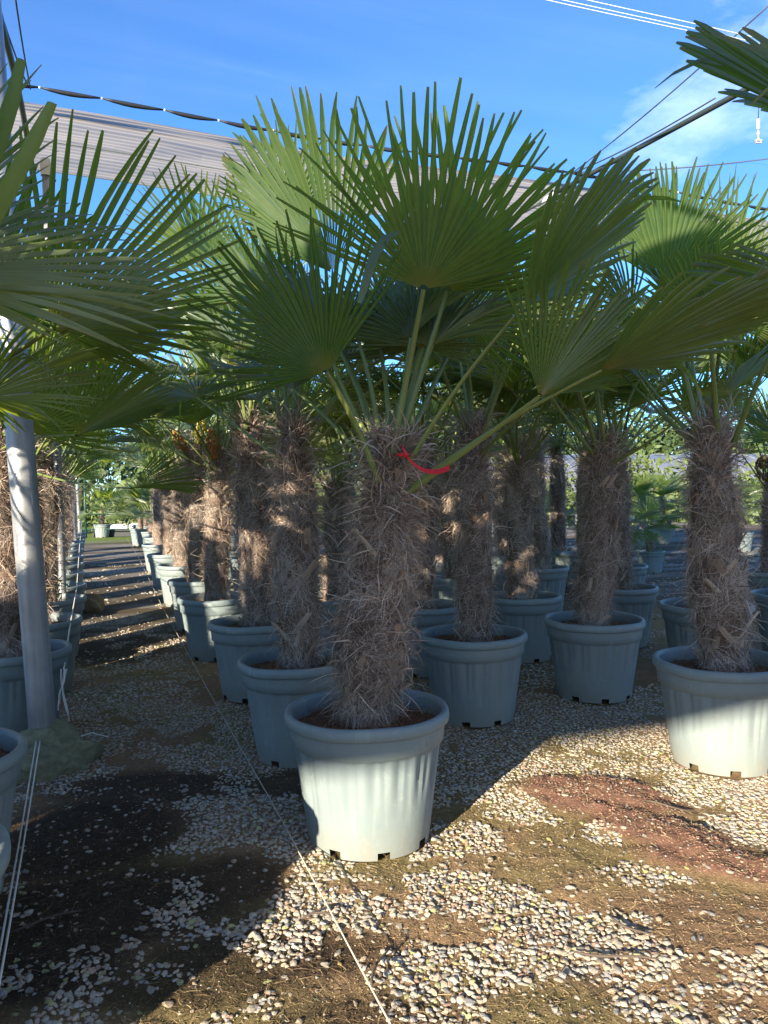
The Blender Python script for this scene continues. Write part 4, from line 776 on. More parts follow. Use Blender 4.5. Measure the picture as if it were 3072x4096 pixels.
    'Yg9': {'x': 4.435, 'y': 12.651, 'label': 'small palm in a dark pot behind the short one', 'trunk': 'd', 'h': 0.4, 'wscale': 0.62, 'pot_scale': 0.7, 'seed': 109, 'group': 'young palms in small pots', 'gen': [{'n': 11, 'size': (0.34, 0.46), 'pet': (0.22, 0.36), 'el': (5, 85), 'rcore': 0.03}]},
    'Yh0': {'x': 7.51, 'y': 17.6, 'label': 'young palm in the far nursery bed behind the tall rows', 'trunk': 'd', 'h': 0.5, 'wscale': 0.62, 'pot_scale': 0.8, 'seed': 140, 'group': 'young palms in the far bed', 'gen': [{'n': 12, 'size': (0.4, 0.55), 'pet': (0.3, 0.5), 'el': (5, 85), 'rcore': 0.03}]},
    'Yh1': {'x': 6.79, 'y': 15.59, 'label': 'young palm in the far nursery bed behind the tall rows', 'trunk': 'd', 'h': 0.59, 'wscale': 0.62, 'pot_scale': 0.8, 'seed': 141, 'group': 'young palms in the far bed', 'gen': [{'n': 12, 'size': (0.4, 0.55), 'pet': (0.3, 0.5), 'el': (5, 85), 'rcore': 0.03}]},
    'Yh2': {'x': 6.89, 'y': 20.31, 'label': 'young palm in the far nursery bed behind the tall rows', 'trunk': 'd', 'h': 0.46, 'wscale': 0.62, 'pot_scale': 0.8, 'seed': 142, 'group': 'young palms in the far bed', 'gen': [{'n': 12, 'size': (0.4, 0.55), 'pet': (0.3, 0.5), 'el': (5, 85), 'rcore': 0.03}]},
    'Yh3': {'x': 7.05, 'y': 19.26, 'label': 'young palm in the far nursery bed behind the tall rows', 'trunk': 'd', 'h': 0.74, 'wscale': 0.62, 'pot_scale': 0.8, 'seed': 143, 'group': 'young palms in the far bed', 'gen': [{'n': 12, 'size': (0.4, 0.55), 'pet': (0.3, 0.5), 'el': (5, 85), 'rcore': 0.03}]},
    'Yh4': {'x': 3.47, 'y': 23.59, 'label': 'young palm in the far nursery bed behind the tall rows', 'trunk': 'd', 'h': 0.47, 'wscale': 0.62, 'pot_scale': 0.8, 'seed': 144, 'group': 'young palms in the far bed', 'gen': [{'n': 12, 'size': (0.4, 0.55), 'pet': (0.3, 0.5), 'el': (5, 85), 'rcore': 0.03}]},
    'Yh5': {'x': 8.35, 'y': 19.32, 'label': 'young palm in the far nursery bed behind the tall rows', 'trunk': 'd', 'h': 0.73, 'wscale': 0.62, 'pot_scale': 0.8, 'seed': 145, 'group': 'young palms in the far bed', 'gen': [{'n': 12, 'size': (0.4, 0.55), 'pet': (0.3, 0.5), 'el': (5, 85), 'rcore': 0.03}]},
    'Yh6': {'x': 3.57, 'y': 17.55, 'label': 'young palm in the far nursery bed behind the tall rows', 'trunk': 'd', 'h': 0.43, 'wscale': 0.62, 'pot_scale': 0.8, 'seed': 146, 'group': 'young palms in the far bed', 'gen': [{'n': 12, 'size': (0.4, 0.55), 'pet': (0.3, 0.5), 'el': (5, 85), 'rcore': 0.03}]},
    'Yh7': {'x': 8.21, 'y': 19.57, 'label': 'young palm in the far nursery bed behind the tall rows', 'trunk': 'd', 'h': 0.48, 'wscale': 0.62, 'pot_scale': 0.8, 'seed': 147, 'group': 'young palms in the far bed', 'gen': [{'n': 12, 'size': (0.4, 0.55), 'pet': (0.3, 0.5), 'el': (5, 85), 'rcore': 0.03}]},
    'Yh8': {'x': 3.15, 'y': 15.27, 'label': 'young palm in the far nursery bed behind the tall rows', 'trunk': 'd', 'h': 0.48, 'wscale': 0.62, 'pot_scale': 0.8, 'seed': 148, 'group': 'young palms in the far bed', 'gen': [{'n': 12, 'size': (0.4, 0.55), 'pet': (0.3, 0.5), 'el': (5, 85), 'rcore': 0.03}]},
    'Yh9': {'x': 6.35, 'y': 18.66, 'label': 'young palm in the far nursery bed behind the tall rows', 'trunk': 'd', 'h': 0.68, 'wscale': 0.62, 'pot_scale': 0.8, 'seed': 149, 'group': 'young palms in the far bed', 'gen': [{'n': 12, 'size': (0.4, 0.55), 'pet': (0.3, 0.5), 'el': (5, 85), 'rcore': 0.03}]},
    'Yh10': {'x': 3.7, 'y': 22.48, 'label': 'young palm in the far nursery bed behind the tall rows', 'trunk': 'd', 'h': 0.79, 'wscale': 0.62, 'pot_scale': 0.8, 'seed': 150, 'group': 'young palms in the far bed', 'gen': [{'n': 12, 'size': (0.4, 0.55), 'pet': (0.3, 0.5), 'el': (5, 85), 'rcore': 0.03}]},
    'Yh11': {'x': -0.07, 'y': 21.56, 'label': 'young palm in the far nursery bed behind the tall rows', 'trunk': 'd', 'h': 0.74, 'wscale': 0.62, 'pot_scale': 0.8, 'seed': 151, 'group': 'young palms in the far bed', 'gen': [{'n': 12, 'size': (0.4, 0.55), 'pet': (0.3, 0.5), 'el': (5, 85), 'rcore': 0.03}]},
    'Yh12': {'x': -3.91, 'y': 18.88, 'label': 'young palm in the far nursery bed behind the tall rows', 'trunk': 'd', 'h': 0.43, 'wscale': 0.62, 'pot_scale': 0.8, 'seed': 152, 'group': 'young palms in the far bed', 'gen': [{'n': 12, 'size': (0.4, 0.55), 'pet': (0.3, 0.5), 'el': (5, 85), 'rcore': 0.03}]},
    'Yh13': {'x': 0.2, 'y': 19.61, 'label': 'young palm in the far nursery bed behind the tall rows', 'trunk': 'd', 'h': 0.44, 'wscale': 0.62, 'pot_scale': 0.8, 'seed': 153, 'group': 'young palms in the far bed', 'gen': [{'n': 12, 'size': (0.4, 0.55), 'pet': (0.3, 0.5), 'el': (5, 85), 'rcore': 0.03}]},
    'Yh14': {'x': -2.11, 'y': 21.88, 'label': 'young palm in the far nursery bed behind the tall rows', 'trunk': 'd', 'h': 0.62, 'wscale': 0.62, 'pot_scale': 0.8, 'seed': 154, 'group': 'young palms in the far bed', 'gen': [{'n': 12, 'size': (0.4, 0.55), 'pet': (0.3, 0.5), 'el': (5, 85), 'rcore': 0.03}]},
    'Yh15': {'x': -4.64, 'y': 23.4, 'label': 'young palm in the far nursery bed behind the tall rows', 'trunk': 'd', 'h': 0.42, 'wscale': 0.62, 'pot_scale': 0.8, 'seed': 155, 'group': 'young palms in the far bed', 'gen': [{'n': 12, 'size': (0.4, 0.55), 'pet': (0.3, 0.5), 'el': (5, 85), 'rcore': 0.03}]},
}
BASES = {}
for k, d in PALMS.items():
    d = dict(d); key = d.pop('hero', None)
    if key: d['heroes'] = HEROES[key]
    BASES[k] = potted_palm(**d)
# ---------------------------------------------------------------- shade net canopy, pipes, poles, cables
def cz(s): return 4.35 + .064 * (s - 6.05)
def CP(u, s, dz=0.0):
    v = US(u, s); return Vector((v.x, v.y, cz(s) + dz))
def net_sheet(name, u0, u1, s0, s1, nu, ns, mat, amp, seed, parent=None, crumple=0.0):
    us_, ss = np.linspace(u0, u1, nu), np.linspace(s0, s1, ns); U, S = np.meshgrid(us_, ss)
    z = 4.35 + .064 * (S - 6.05) + (fbm(U * .9, S * 3.2, seed, 3) - .5) * amp + (fbm(U * .7, S * 60, seed + 3, 2) - .5) * crumple
    z = z - .05 * np.sin((U + .43) / 4.69 * math.pi) ** 2
    x = U * PX.x + S * AX.x; y = U * PX.y + S * AX.y
    V = np.stack([x, y, z], -1).reshape(-1, 3); i, j = np.meshgrid(np.arange(ns - 1), np.arange(nu - 1), indexing='ij')
    F = np.stack([i * nu + j, i * nu + j + 1, (i + 1) * nu + j + 1, (i + 1) * nu + j], -1).reshape(-1, 4)
    return ob(name, mesh_np(name, V, [F], [mat], smooth=True), parent)
UL, UR = -.43, 4.26
net = empty('shade_net', CP(1.9, 5.95)); tag(net, 'thin shade net stretched overhead with a black scalloped hem along its edge', 'net')
def under(o, parent): o.parent = parent; o.matrix_parent_inverse = Matrix.Translation(-parent.location)
o = net_sheet('net_panel', -9, 11, 0.0, 5.985, 100, 70, M['net'], .10, 3); under(o, net)
rg0 = random.Random(3)
ucur = -6.6
while ucur < 10.5:
    ln = rg0.uniform(.34, .46)
    if abs(ucur - UL) > .02:
        pts = []
        for k in range(7):
            t = k / 6; uu = ucur + .008 + (ln - .016) * t; pts.append(CP(uu, 5.99, -.006 - .010 * math.sin(math.pi * t) - .05 * math.sin((uu - UL) / 4.69 * math.pi) ** 2))
        o = tube_obj('net_hem', pts, [.006, .013, .017, .018, .016, .012, .006], M['black'], None, 8); under(o, net)
        v, f = lathe([(.0005, -.009), (.006, -.006), (.007, 0), (.006, .006), (.0005, .009)], 8)
        c = ob('clip', mesh_np('clip', v, f, [M['thread']], smooth=True), None, CP(ucur, 5.99, -.006 - .05 * math.sin((ucur - UL) / 4.69 * math.pi) ** 2)); under(c, net)
    ucur += ln
for k, ss in enumerate((3.59, 3.635, 3.665)):
    o = tube_obj('net_thread', [CP(u_, ss, -.025 - .05 * math.sin((u_ - UL) / 4.69 * math.pi) ** 2) for u_ in np.linspace(1.6, 9, 24)], .0028, M['thread'], None, 5); under(o, net)
dn = empty('unseen_shade_net', CP(-4, -2)); tag(dn, 'unseen dense taupe net behind the camera, added and shaped to shade the front palms', 'net')  # unseen net behind the camera, added to keep sun off the front palms
o = net_sheet('net_panel', -5.1, 9, -5.25, 0.0 - .03, 40, 40, M['dense'], .05, 8); under(o, dn)
o = net_sheet('net_panel', -17, -4.85, -5.25, -2.4, 40, 30, M['dense'], .05, 9); under(o, dn)  # this bay is pulled back so sun reaches the crowns behind
fn = empty('gathered_net', CP(1.9, 6.8)); tag(fn, 'gathered taupe shade net hanging as a wide pleated band under the sky', 'net')
def pleated(name, u0, u1, s0, s1, dz0, dz1, n_, amp, seed, mat):
    nu, ns = 60, n_ * 6 + 1; us_ = np.linspace(u0, u1, nu); tt = np.linspace(0, 1, ns); U, T = np.meshgrid(us_, tt); S = s0 + (s1 - s0) * T
    pl = (np.abs(((T * n_) % 1.0) - .5) * 2 - .5)
    z = 4.35 + .064 * (S - 6.05) + dz0 + (dz1 - dz0) * T + pl * amp * (1 + .6 * (fbm(U * .6, T * n_, seed, 2) - .5)) + (fbm(U * .8, S * 2.5, seed + 2, 3) - .5) * .06
    z = z - .05 * np.sin((U + .43) / 4.69 * math.pi) ** 2
    V = np.stack([U * PX.x + S * AX.x, U * PX.y + S * AX.y, z], -1).reshape(-1, 3); i, j = np.meshgrid(np.arange(ns - 1), np.arange(nu - 1), indexing='ij')
    F = np.stack([i * nu + j, i * nu + j + 1, (i + 1) * nu + j + 1, (i + 1) * nu + j], -1).reshape(-1, 4)
    o = ob(name, mesh_np(name, V, [F], [mat], smooth=False)); under(o, fn); return o
pleated('net_panel', -9, 12, 6.48, 7.76, 0, 0, 17, .0035, 4, M['dense'])
o = net_sheet('crumpled_edge', -9, 12, 6.29, 6.50, 260, 16, M['dense'], .03, 14, None, .03); under(o, fn)
for ss in (6.95, 7.70):
    o = tube_obj('net_thread', [CP(u_, ss, -.03 - .05 * math.sin((u_ - UL) / 4.69 * math.pi) ** 2) for u_ in np.linspace(-9, 12, 40)], .006, M['thread'], None, 5); under(o, fn)

def thing_tube(name, label, cat, pts, rad, mat, group=None, n=10):
    o = tube_obj(name, pts, rad, mat, None, n); return tag(o, label, cat, group)
thing_tube('overhead_pipe', 'dark overhead pipe running along the left pole row', 'pipe', [CP(UL + .02 * math.sin(s * 1.3), s, -.06 - .05 * abs(math.sin(s * .45))) for s in np.linspace(-5, 9.5, 40)], .021, M['pipe'], 'overhead irrigation pipes')
rp = empty('overhead_pipe', CP(UR, 6.4, -.09)); tag(rp, 'dark overhead pipe slanting up to the right corner with a pale bracket', 'pipe', 'overhead irrigation pipes')
o = tube_obj('pipe', [CP(UR, s, -.09) for s in np.linspace(-5, 6.28, 24)], .021, M['pipe'], None, 10); under(o, rp)
o = tube_obj('bracket', [CP(UR, 6.28, -.09), CP(UR, 6.5, -.10), CP(UR, 6.62, -.11)], [.023, .024, .02], M['thread'], None, 10); under(o, rp)
o = tube_obj('bracket', [CP(UR, 6.6, -.11), CP(UR - .05, 7.0, -.14), CP(UR - .08, 7.7, -.2)], .012, M['galv'], None, 8); under(o, rp)
for pa, pb, lb in [((1.81, 7.18, 4.36), (2.3082, 4.5, 4.2169), 'thin cable slanting up from the net edge to the upper right corner'), ((1.86, 7.15, 4.36), (3.5715, 6.7, 4.279), 'thin cable running level to the right from the net edge'), ((-2.4863, 5.5, 4.3413), (-2.11, 4.3, 4.1988), 'thin cable left of the left overhead pipe'), ((-2.4732, 5.5, 4.3345), (-2.0042, 4.3, 4.197), 'thin cable right of the left overhead pipe'), ((1.8, 7.2, 4.36), (2.2884, 5.2, 4.0329), 'thin cable close along the right overhead pipe')]:
    thing_tube('steel_cable', lb, 'cable', [Vector(pa).lerp(Vector(pb), t) - Vector((0, 0, .03 * math.sin(math.pi * t))) for t in np.linspace(0, 1, 12)], .0055, M['cable'], 'thin cables holding the net', 6)

def pole(base, top, r, label, cap=False):
    b, t = Vector(base), Vector(top); root = empty('steel_pole', b); tag(root, label, 'pole', 'galvanised canopy poles')
    ln = (t - b).length; v, f = lathe([(r, 0), (r, ln * .3), (r, ln * .31), (r * .985, ln)], 28, True, False); o = ob('shaft', mesh_np('shaft', v, f, [M['galv']], smooth=True), root)
    o.rotation_mode = 'QUATERNION'; o.rotation_quaternion = Vector((0, 0, 1)).rotation_difference((t - b).normalized())
    if cap:
        v, f = lathe([(r * 1.25, ln - .12), (r * 1.3, ln), (r * 1.0, ln + .03), (.001, ln + .035)], 20); c = ob('cap', mesh_np('cap', v, f, [M['white']], smooth=True), root)
        c.rotation_mode = 'QUATERNION'; c.rotation_quaternion = o.rotation_quaternion
    return root, (t - b).normalized()
POLES = [((-1.8226, 4.0017, 0.0), (-1.8774, 3.6892, 4.16), 0.067, 'near galvanised steel pole on a mossy concrete foot at the left'), ((-6.9222, 17.0, 0.0), (-7.0095, 16.5537, 4.9), 0.068, 'second steel pole farther along the left side of the aisle'), ((-11.2365, 28.0, 0.0), (-11.1768, 27.519, 5.3), 0.07, 'third, farthest steel pole on the left side of the aisle'), ((-3.0206, 7.1004, 0.0), (-2.9669, 6.8504, 4.4088), 0.035, 'thin white capped pole under the gathered net at the left')]
root1, d1 = pole(*POLES[0]); pole(*POLES[1]); pole(*POLES[2]); pole(*POLES[3], cap=True)
# concrete foot of the near pole
def lump(name, loc, size, seed, mat, label, cat, sub=5, rough=.35, flat=False):
    v, f = ico(sub); n = fbm(v[:, 0] * 1.6 + seed, v[:, 1] * 1.6 + v[:, 2] * 1.3, seed, 4); n2 = fbm(v[:, 0] * 9 + seed, v[:, 1] * 9 + v[:, 2] * 8, seed + 1, 3)
    v = v * (1 + (n - .5) * rough * 2 + (n2 - .5) * rough * .35)[:, None] * np.array(size)
    v = v[:, :]; o = ob(name, mesh_np(name, v, [f], [mat], smooth=not flat), None, loc); return tag(o, label, cat)
FB = Vector(POLES[0][0])
lump('concrete_footing', (FB.x + .03, FB.y - .04, .0), (.27, .22, .19), 3, M['moss'], 'mossy lump of concrete around the foot of the near steel pole', 'footing', 5, .55)
lump('boulder', (-3.696, 9.423, 0.06), (.19, .15, .15), 9, M['rock'], 'brown boulder lying at the left side of the dark aisle', 'rock', 3, .3, True)

# hanging sprinklers
def sprinkler(top, length, label, sc_=1.0, lean=(0, 0)):
    root = empty('hanging_sprinkler', Vector(top)); tag(root, label, 'sprinkler', 'sprinklers hanging from the pipes')
    L = length; tube_obj('hose', [(0, 0, 0), (lean[0] * L * .5, lean[1] * L * .5, -L * .5), (lean[0] * L, lean[1] * L, -L)], .006 * sc_, M['cable'], root, 6)
    ex, ey = lean[0] * L, lean[1] * L
    prof = [(.001, 0)]
    for k in range(7): prof += [(.023, -.006 - k * .018), (.023, -.016 - k * .018), (.017, -.018 - k * .018), (.017, -.022 - k * .018)]
    prof += [(.001, -.14)]
    v, f = lathe([(a * sc_, b * sc_) for a, b in prof], 14); ob('weight', mesh_np('weight', v, f, [M['white']], smooth=False), root, (ex, ey, -L))
    v, f = lathe([(a * sc_, b * sc_) for a, b in [(.001, -.14), (.010, -.15), (.008, -.165), (.02, -.175), (.022, -.19), (.018, -.205), (.008, -.212), (.008, -.24), (.018, -.25), (.02, -.262), (.012, -.268), (.001, -.27)]], 14); ob('nozzle', mesh_np('nozzle', v, f, [M['brass']], smooth=True), root, (ex, ey, -L))
    v, f = merge([boxvf((0, 0, -.275 * sc_), (.085 * sc_, .03 * sc_, .012 * sc_)), boxvf((0, 0, -.305 * sc_), (.05 * sc_, .02 * sc_, .012 * sc_)), boxvf((.03 * sc_, 0, -.29 * sc_), (.01 * sc_, .02 * sc_, .04 * sc_)), boxvf((-.03 * sc_, 0, -.29 * sc_), (.01 * sc_, .02 * sc_, .04 * sc_))])
    ob('spinner', mesh_np('spinner', v, f, [M['brass']]), root, (ex, ey, -L))
sprinkler(((2.4867, 5.0, 3.9773), 0.185)[0], ((2.4867, 5.0, 3.9773), 0.185)[1], 'beige sprinkler with ribbed weight hanging below the leaf at upper right', .5, (-.04, 0))
sprinkler(((1.7829, 7.3, 4.2375), 0.12)[0], ((1.7829, 7.3, 4.2375), 0.12)[1], 'small white sprinkler hanging from the bracket of the right overhead pipe', .8)

# strings
def sag(a, b, s_, n=20): return [Vector(a).lerp(Vector(b), t) - Vector((0, 0, s_ * 4 * t * (1 - t))) for t in np.linspace(0, 1, n)]
thing_tube('guide_string', 'pale string stretched low along the right edge of the aisle past the front pot', 'string', [Vector(p) for p in [(0.0011, 1.878, 0.05), (-0.4747, 3.2012, 0.05), (-1.0869, 4.8279, 0.05), (-2.7674, 9.3667, 0.05), (-5.5249, 17.031, 0.05), (-8.9398, 26.2327, 0.05)]], .0025, M['twine'], 'strings along the aisle', 6)
ls = empty('guide_string', FB); tag(ls, 'white double string knotted round the near steel pole and running to the lower left', 'string', 'strings along the aisle')
kz = .16; kc = FB + d1 * kz
for k, dz in enumerate((0, .008, .016)):
    pts = [kc + Vector((math.cos(a) * .072, math.sin(a) * .072, dz + .008 * math.sin(a * 2 + k))) for a in np.linspace(0, 2 * math.pi, 22)]
    o = tube_obj('knot_loop', pts, .0032, M['white'], None, 6); under(o, ls)
for k, (e, off) in enumerate([((-0.9006, 1.6421, 0.22), 0), ((-0.8721, 1.614, 0.24), 0)]):
    st = kc + Vector((.0 + .02 * k, -.075, .0)); o = tube_obj('strand', sag(st, Vector(e), .015), .0032, M['white'], None, 6); under(o, ls)
o = tube_obj('loose_end', [kc + Vector((-.03, -.07, 0)), kc + Vector((-.05, -.10, -.05)), kc + Vector((-.09, -.13, -.09))], .0045, M['white'], None, 6); under(o, ls)
o = tube_obj('loose_end', [kc + Vector((.07, 0, .0)), kc + Vector((.14, .03, -.04)), kc + Vector((.22, .1, -.03)), kc + Vector((.3, .12, -.06))], .0032, M['white'], None, 6); under(o, ls)
hs = empty('guide_string', Vector([(-1.8592, 4.35, 0.4219), (-2.1767, 5.2, 0.502), (-2.8511, 7.0, 0.5766), (-4.0214, 10.0, 0.7738), (-6.7571, 17.0, 0.9573)][0])); tag(hs, 'white string running along the rims of the left pots with a loose hanging bundle', 'string', 'strings along the aisle')
o = tube_obj('strand', [Vector(p) for p in [(-1.8592, 4.35, 0.4219), (-2.1767, 5.2, 0.502), (-2.8511, 7.0, 0.5766), (-4.0214, 10.0, 0.7738), (-6.7571, 17.0, 0.9573)]], .0045, M['white'], None, 6); under(o, hs)
rgs = random.Random(8)
for k in range(5):
    a = Vector([(-1.8592, 4.35, 0.4219), (-2.1767, 5.2, 0.502), (-2.8511, 7.0, 0.5766), (-4.0214, 10.0, 0.7738), (-6.7571, 17.0, 0.9573)][0]); q1 = rgs.uniform(-.03, .02); q2 = rgs.uniform(3, 5); pts = [a + Vector((q1 * t + .014 * math.sin(t * q2 + k), -.012 * math.sin(t * 3 + k * 2), -(.17 + .035 * k) * t)) for t in np.linspace(0, 1, 12)]
    o = tube_obj('loose_end', pts, .004, M['white'], None, 5); under(o, hs)

# red ribbon tied to a leaf stalk of the front palm
rr = ((0.085, 2.93, 1.55), (0.2476, 2.84, 1.4924)); V = []; n = 16
root = empty('ribbon', Vector(rr[0])); tag(root, 'red ribbon tied round a leaf stalk of the front palm', 'ribbon')
P0, P1 = Vector(rr[0]), Vector(rr[1])
for k in range(n + 1):
    t = k / n; p = P0.lerp(P1, t) - Vector((0, 0, .045 * 4 * t * (1 - t) * (1 - .25 * t))); hw = .006 + .005 * t; tw = .35 * math.sin(t * 2.4)
    V += [p + Vector((0, hw * math.sin(tw), hw)), p - Vector((0, hw * math.sin(tw), hw))]
V2 = [v + Vector((0, .0012, 0)) for v in V]; m = len(V)
F = [(2 * k, 2 * k + 1, 2 * k + 3, 2 * k + 2) for k in range(n)] + [(m + 2 * k, m + 2 * k + 2, m + 2 * k + 3, m + 2 * k + 1) for k in range(n)]
o = ob('ribbon_tail', mesh_np('ribbon_tail', np.array([tuple(v) for v in V + V2]), [np.array(F)], [M['red']], smooth=True)); under(o, root)
o = tube_obj('ribbon_knot', [P0 + Vector((-.012, 0, .035)), P0 + Vector((-.006, -.012, .018)), P0 + Vector((.004, -.012, .0)), P0 + Vector((-.008, -.01, -.02))], [.002, .005, .006, .002], M['red'], None, 8); under(o, root)
o = tube_obj('ribbon_loop', [P0 + Vector((-.008 + .024 * math.cos(a), .022 + .024 * math.sin(a), .004 * math.sin(a))) for a in np.linspace(0, 6.283, 14)], .0045, M['red'], None, 6); under(o, root)

# drooping strap-like segment of the front palm (broken leaf segment)
def strap(parent, pts, w_):
    V = []; F = []
    for k, p in enumerate(pts):
        t = k / (len(pts) - 1); p = Vector(p) - parent.location; ww = w_ * (1 - .55 * t ** 3) * (.5 + .5 * min(1, t * 4))
        V += [p + Vector((-ww, 0, ww * .35)), p + Vector((0, -.004, 0)), p + Vector((ww, .0, -ww * .35))]
    for k in range(len(pts) - 1):
        F += [(3 * k, 3 * k + 1, 3 * k + 4, 3 * k + 3), (3 * k + 1, 3 * k + 2, 3 * k + 5, 3 * k + 4)]
    return ob('leaf_segment', mesh_np('leaf_segment', np.array([tuple(v) for v in V]), [np.array(F)], [M['leaf']], np.full((len(V), 3), .5), True), parent)
for key, pts, w_ in [('A', [(0.0708, 2.72, 2.3291), (0.0255, 2.66, 2.2902), (-0.0122, 2.62, 2.2256), (-0.0368, 2.6, 2.1573), (-0.0566, 2.59, 2.0925), (-0.0716, 2.59, 2.046)], 0.017), ('L0', [(-0.8903, 1.62, 1.9501), (-0.8222, 1.58, 2.0397), (-0.7615, 1.54, 2.1148), (-0.714, 1.51, 2.1901), (-0.6863, 1.49, 2.2518)], 0.02), ('L0', [(-0.9023, 1.6, 1.8284), (-0.7995, 1.54, 1.9313), (-0.7216, 1.5, 2.0108), (-0.6558, 1.47, 2.0898), (-0.6118, 1.45, 2.1471)], 0.02), ('L1', [(-1.0496, 2.2, 2.1443), (-0.9386, 2.1, 2.1031), (-0.8181, 2.05, 2.0477), (-0.7096, 2.02, 1.9917), (-0.6308, 2.0, 1.9509), (-0.5853, 2.0, 1.9297)], 0.016)]: strap(BASES[key][0], pts, w_)

# flower buds and fruit clusters on some crowns
def bud(key, off, size, mat, name, seed, axis=(0, 0, 1)):
    root, base = BASES[key]; rg = np.random.default_rng(seed); parts = []; v, f = ico(1); ax = Vector(axis).normalized(); q = Vector((0, 0, 1)).rotation_difference(ax)
    for k in range(170):
        t = rg.uniform(0, 1); a = rg.uniform(0, 6.283); r = size * .42 * math.sin(math.pi * min(1, t * .9 + .08)) * rg.uniform(.6, 1)
        p = q @ Vector((math.cos(a) * r, math.sin(a) * r, t * size * 1.7)); parts.append((v * size * rg.uniform(.035, .08) * np.array([1, 1, 1.4]) + np.array(p), [f]))
    vv, ff = merge(parts); o = ob(name, mesh_np(name, vv, ff, [mat], smooth=True), root); o.location = base - root.location + Vector(off)
for b_ in [('E', (-0.06, -0.1, -0.02), 0.15, M['orange'], 'flower_bud', 1, (-0.4, -0.5, 1)), ('E', (0.1, -0.12, 0.06), 0.17, M['yellow'], 'flower_bud', 2, (0.3, -0.6, 1)), ('D', (-0.02, -0.14, -0.02), 0.15, M['orange'], 'flower_bud', 3, (0, -0.3, 1)), ('Z1', (-0.15, -0.2, 0.02), 0.22, M['brownfruit'], 'fruit_cluster', 4, (-0.3, -0.4, 0.4))]: bud(*b_)

# weed seedlings in two of the left pots
def seedling(loc, label, h, n, seed):
    rg = random.Random(seed); root = empty('seedling', Vector(loc)); tag(root, label, 'plant')
    tube_obj('stem', [(0, 0, 0), (.01, 0, h * .5), (0, .01, h)], [.004, .003, .002], M['seedling'], root, 5)
    for k in range(n):
        a = k * 2.4 + rg.uniform(-.3, .3); z = h * (.25 + .75 * k / n); l = rg.uniform(.06, .11); d = Vector((math.cos(a), math.sin(a), .25)); s = Vector((-math.sin(a), math.cos(a), 0))
        V = []
        for t, w_ in ((0, .05), (.3, .5), (.6, .55), (1, .03)):
            p = d * l * t + Vector((0, 0, z - .04 * t * t)); V += [p - s * w_ * l * .5, p + Vector((0, 0, .004)), p + s * w_ * l * .5]
        F = [(3 * j + e, 3 * j + e + 1, 3 * j + e + 4, 3 * j + e + 3) for j in range(3) for e in range(2)]
        ob('leaf', mesh_np('leaf', np.array([tuple(v) for v in V]), [np.array(F)], [M['seedling']], smooth=True), root)
for s_ in [((-2.83, 6.6000000000000005, 0.46), 'green leafy weed growing in a left pot beside the aisle', 0.26, 7, 1)]: seedling(*s_)

# twigs and cut leaf pieces lying on the gravel
for k, (p, a, l, lb) in enumerate([((-0.235, 2.459), 0.262, 0.12, 'short dry twig near the shadow edge'), ((1.208, 3.273), -0.436, 0.2, 'pale dry leaf stalk lying on the red soil'), ((-0.165, 2.901), 1.047, 0.07, 'grey stub standing in the shaded gravel left'), ((0.756, 2.376), -0.873, 0.16, 'thin dark twig in the sunlit gravel'), ((0.665, 2.223), -0.314, 0.24, 'long pale stalk in the right front gravel'), ((-1.133, 2.46), 0.436, 0.22, 'pale cut leaf strips at the lower left'), ((-0.036, 2.188), 1.309, 0.2, 'dark twig beside the string in front')]):
    c, s = math.cos(a), math.sin(a); x, y = p
    pts = [(x + c * l * (t - .5) - s * .01 * math.sin(t * 5 + k), y + s * l * (t - .5) + c * .01 * math.sin(t * 5 + k), .018 + .008 * math.sin(t * 3 + k)) for t in np.linspace(0, 1, 7)]
    thing_tube('dry_twig', lb, 'twig', pts, [.0025, .0042, .0045, .004, .0038, .003, .002], M['sheath_s'] if 'sheath_s' in M else M['bark'], 'dry twigs on the gravel', 6)

# ---------------------------------------------------------------- background: field plants, polytunnels, trees, fence
def leafy(seed, n, size, leaf, flat=1.0):
    rg = np.random.default_rng(seed); nc = 16; cc = rg.normal(0, .42, (nc, 3)) * np.array([1, 1, .75]); k = rg.integers(0, nc, n)
    p = cc[k] + rg.normal(0, .24, (n, 3)); p[:, 2] = np.abs(p[:, 2] + .55) ; p = p * np.array(size)
    d = rg.normal(0, 1, (n, 3)); d /= np.linalg.norm(d, axis=1)[:, None]; e = np.cross(d, rg.normal(0, 1, (n, 3))); e /= np.linalg.norm(e, axis=1)[:, None]
    l = leaf * rg.uniform(.6, 1.3, (n, 1)); V = np.stack([p - d * l, p + e * l * .45, p + d * l, p - e * l * .45], 1).reshape(-1, 3)
    return V, [np.arange(n * 4).reshape(-1, 4)]
CROWN = [mesh_np('crown', *leafy(s, 2600, (1, 1, 1), .075), [M['hedge']]) for s in (1, 2, 3)]
SHRUB = [mesh_np('foliage', *leafy(s, 900, (1, 1, 1), .10), [M['grass']]) for s in (5, 6, 7)]
tv, tf = tube([(0, 0, 0), (.03, .02, .35), (-.02, .01, .7), (.03, 0, 1.0)], [.06, .045, .035, .015], 8); TRUNKM = mesh_np('trunk', tv, tf, [M['bark']], smooth=True)
sv, sf = tube([(0, 0, 0), (.02, 0, .4), (0, .02, .8)], [.03, .025, .01], 6); STEMM = mesh_np('stem', sv, sf, [M['bark']], smooth=True)
rgb = random.Random(21)
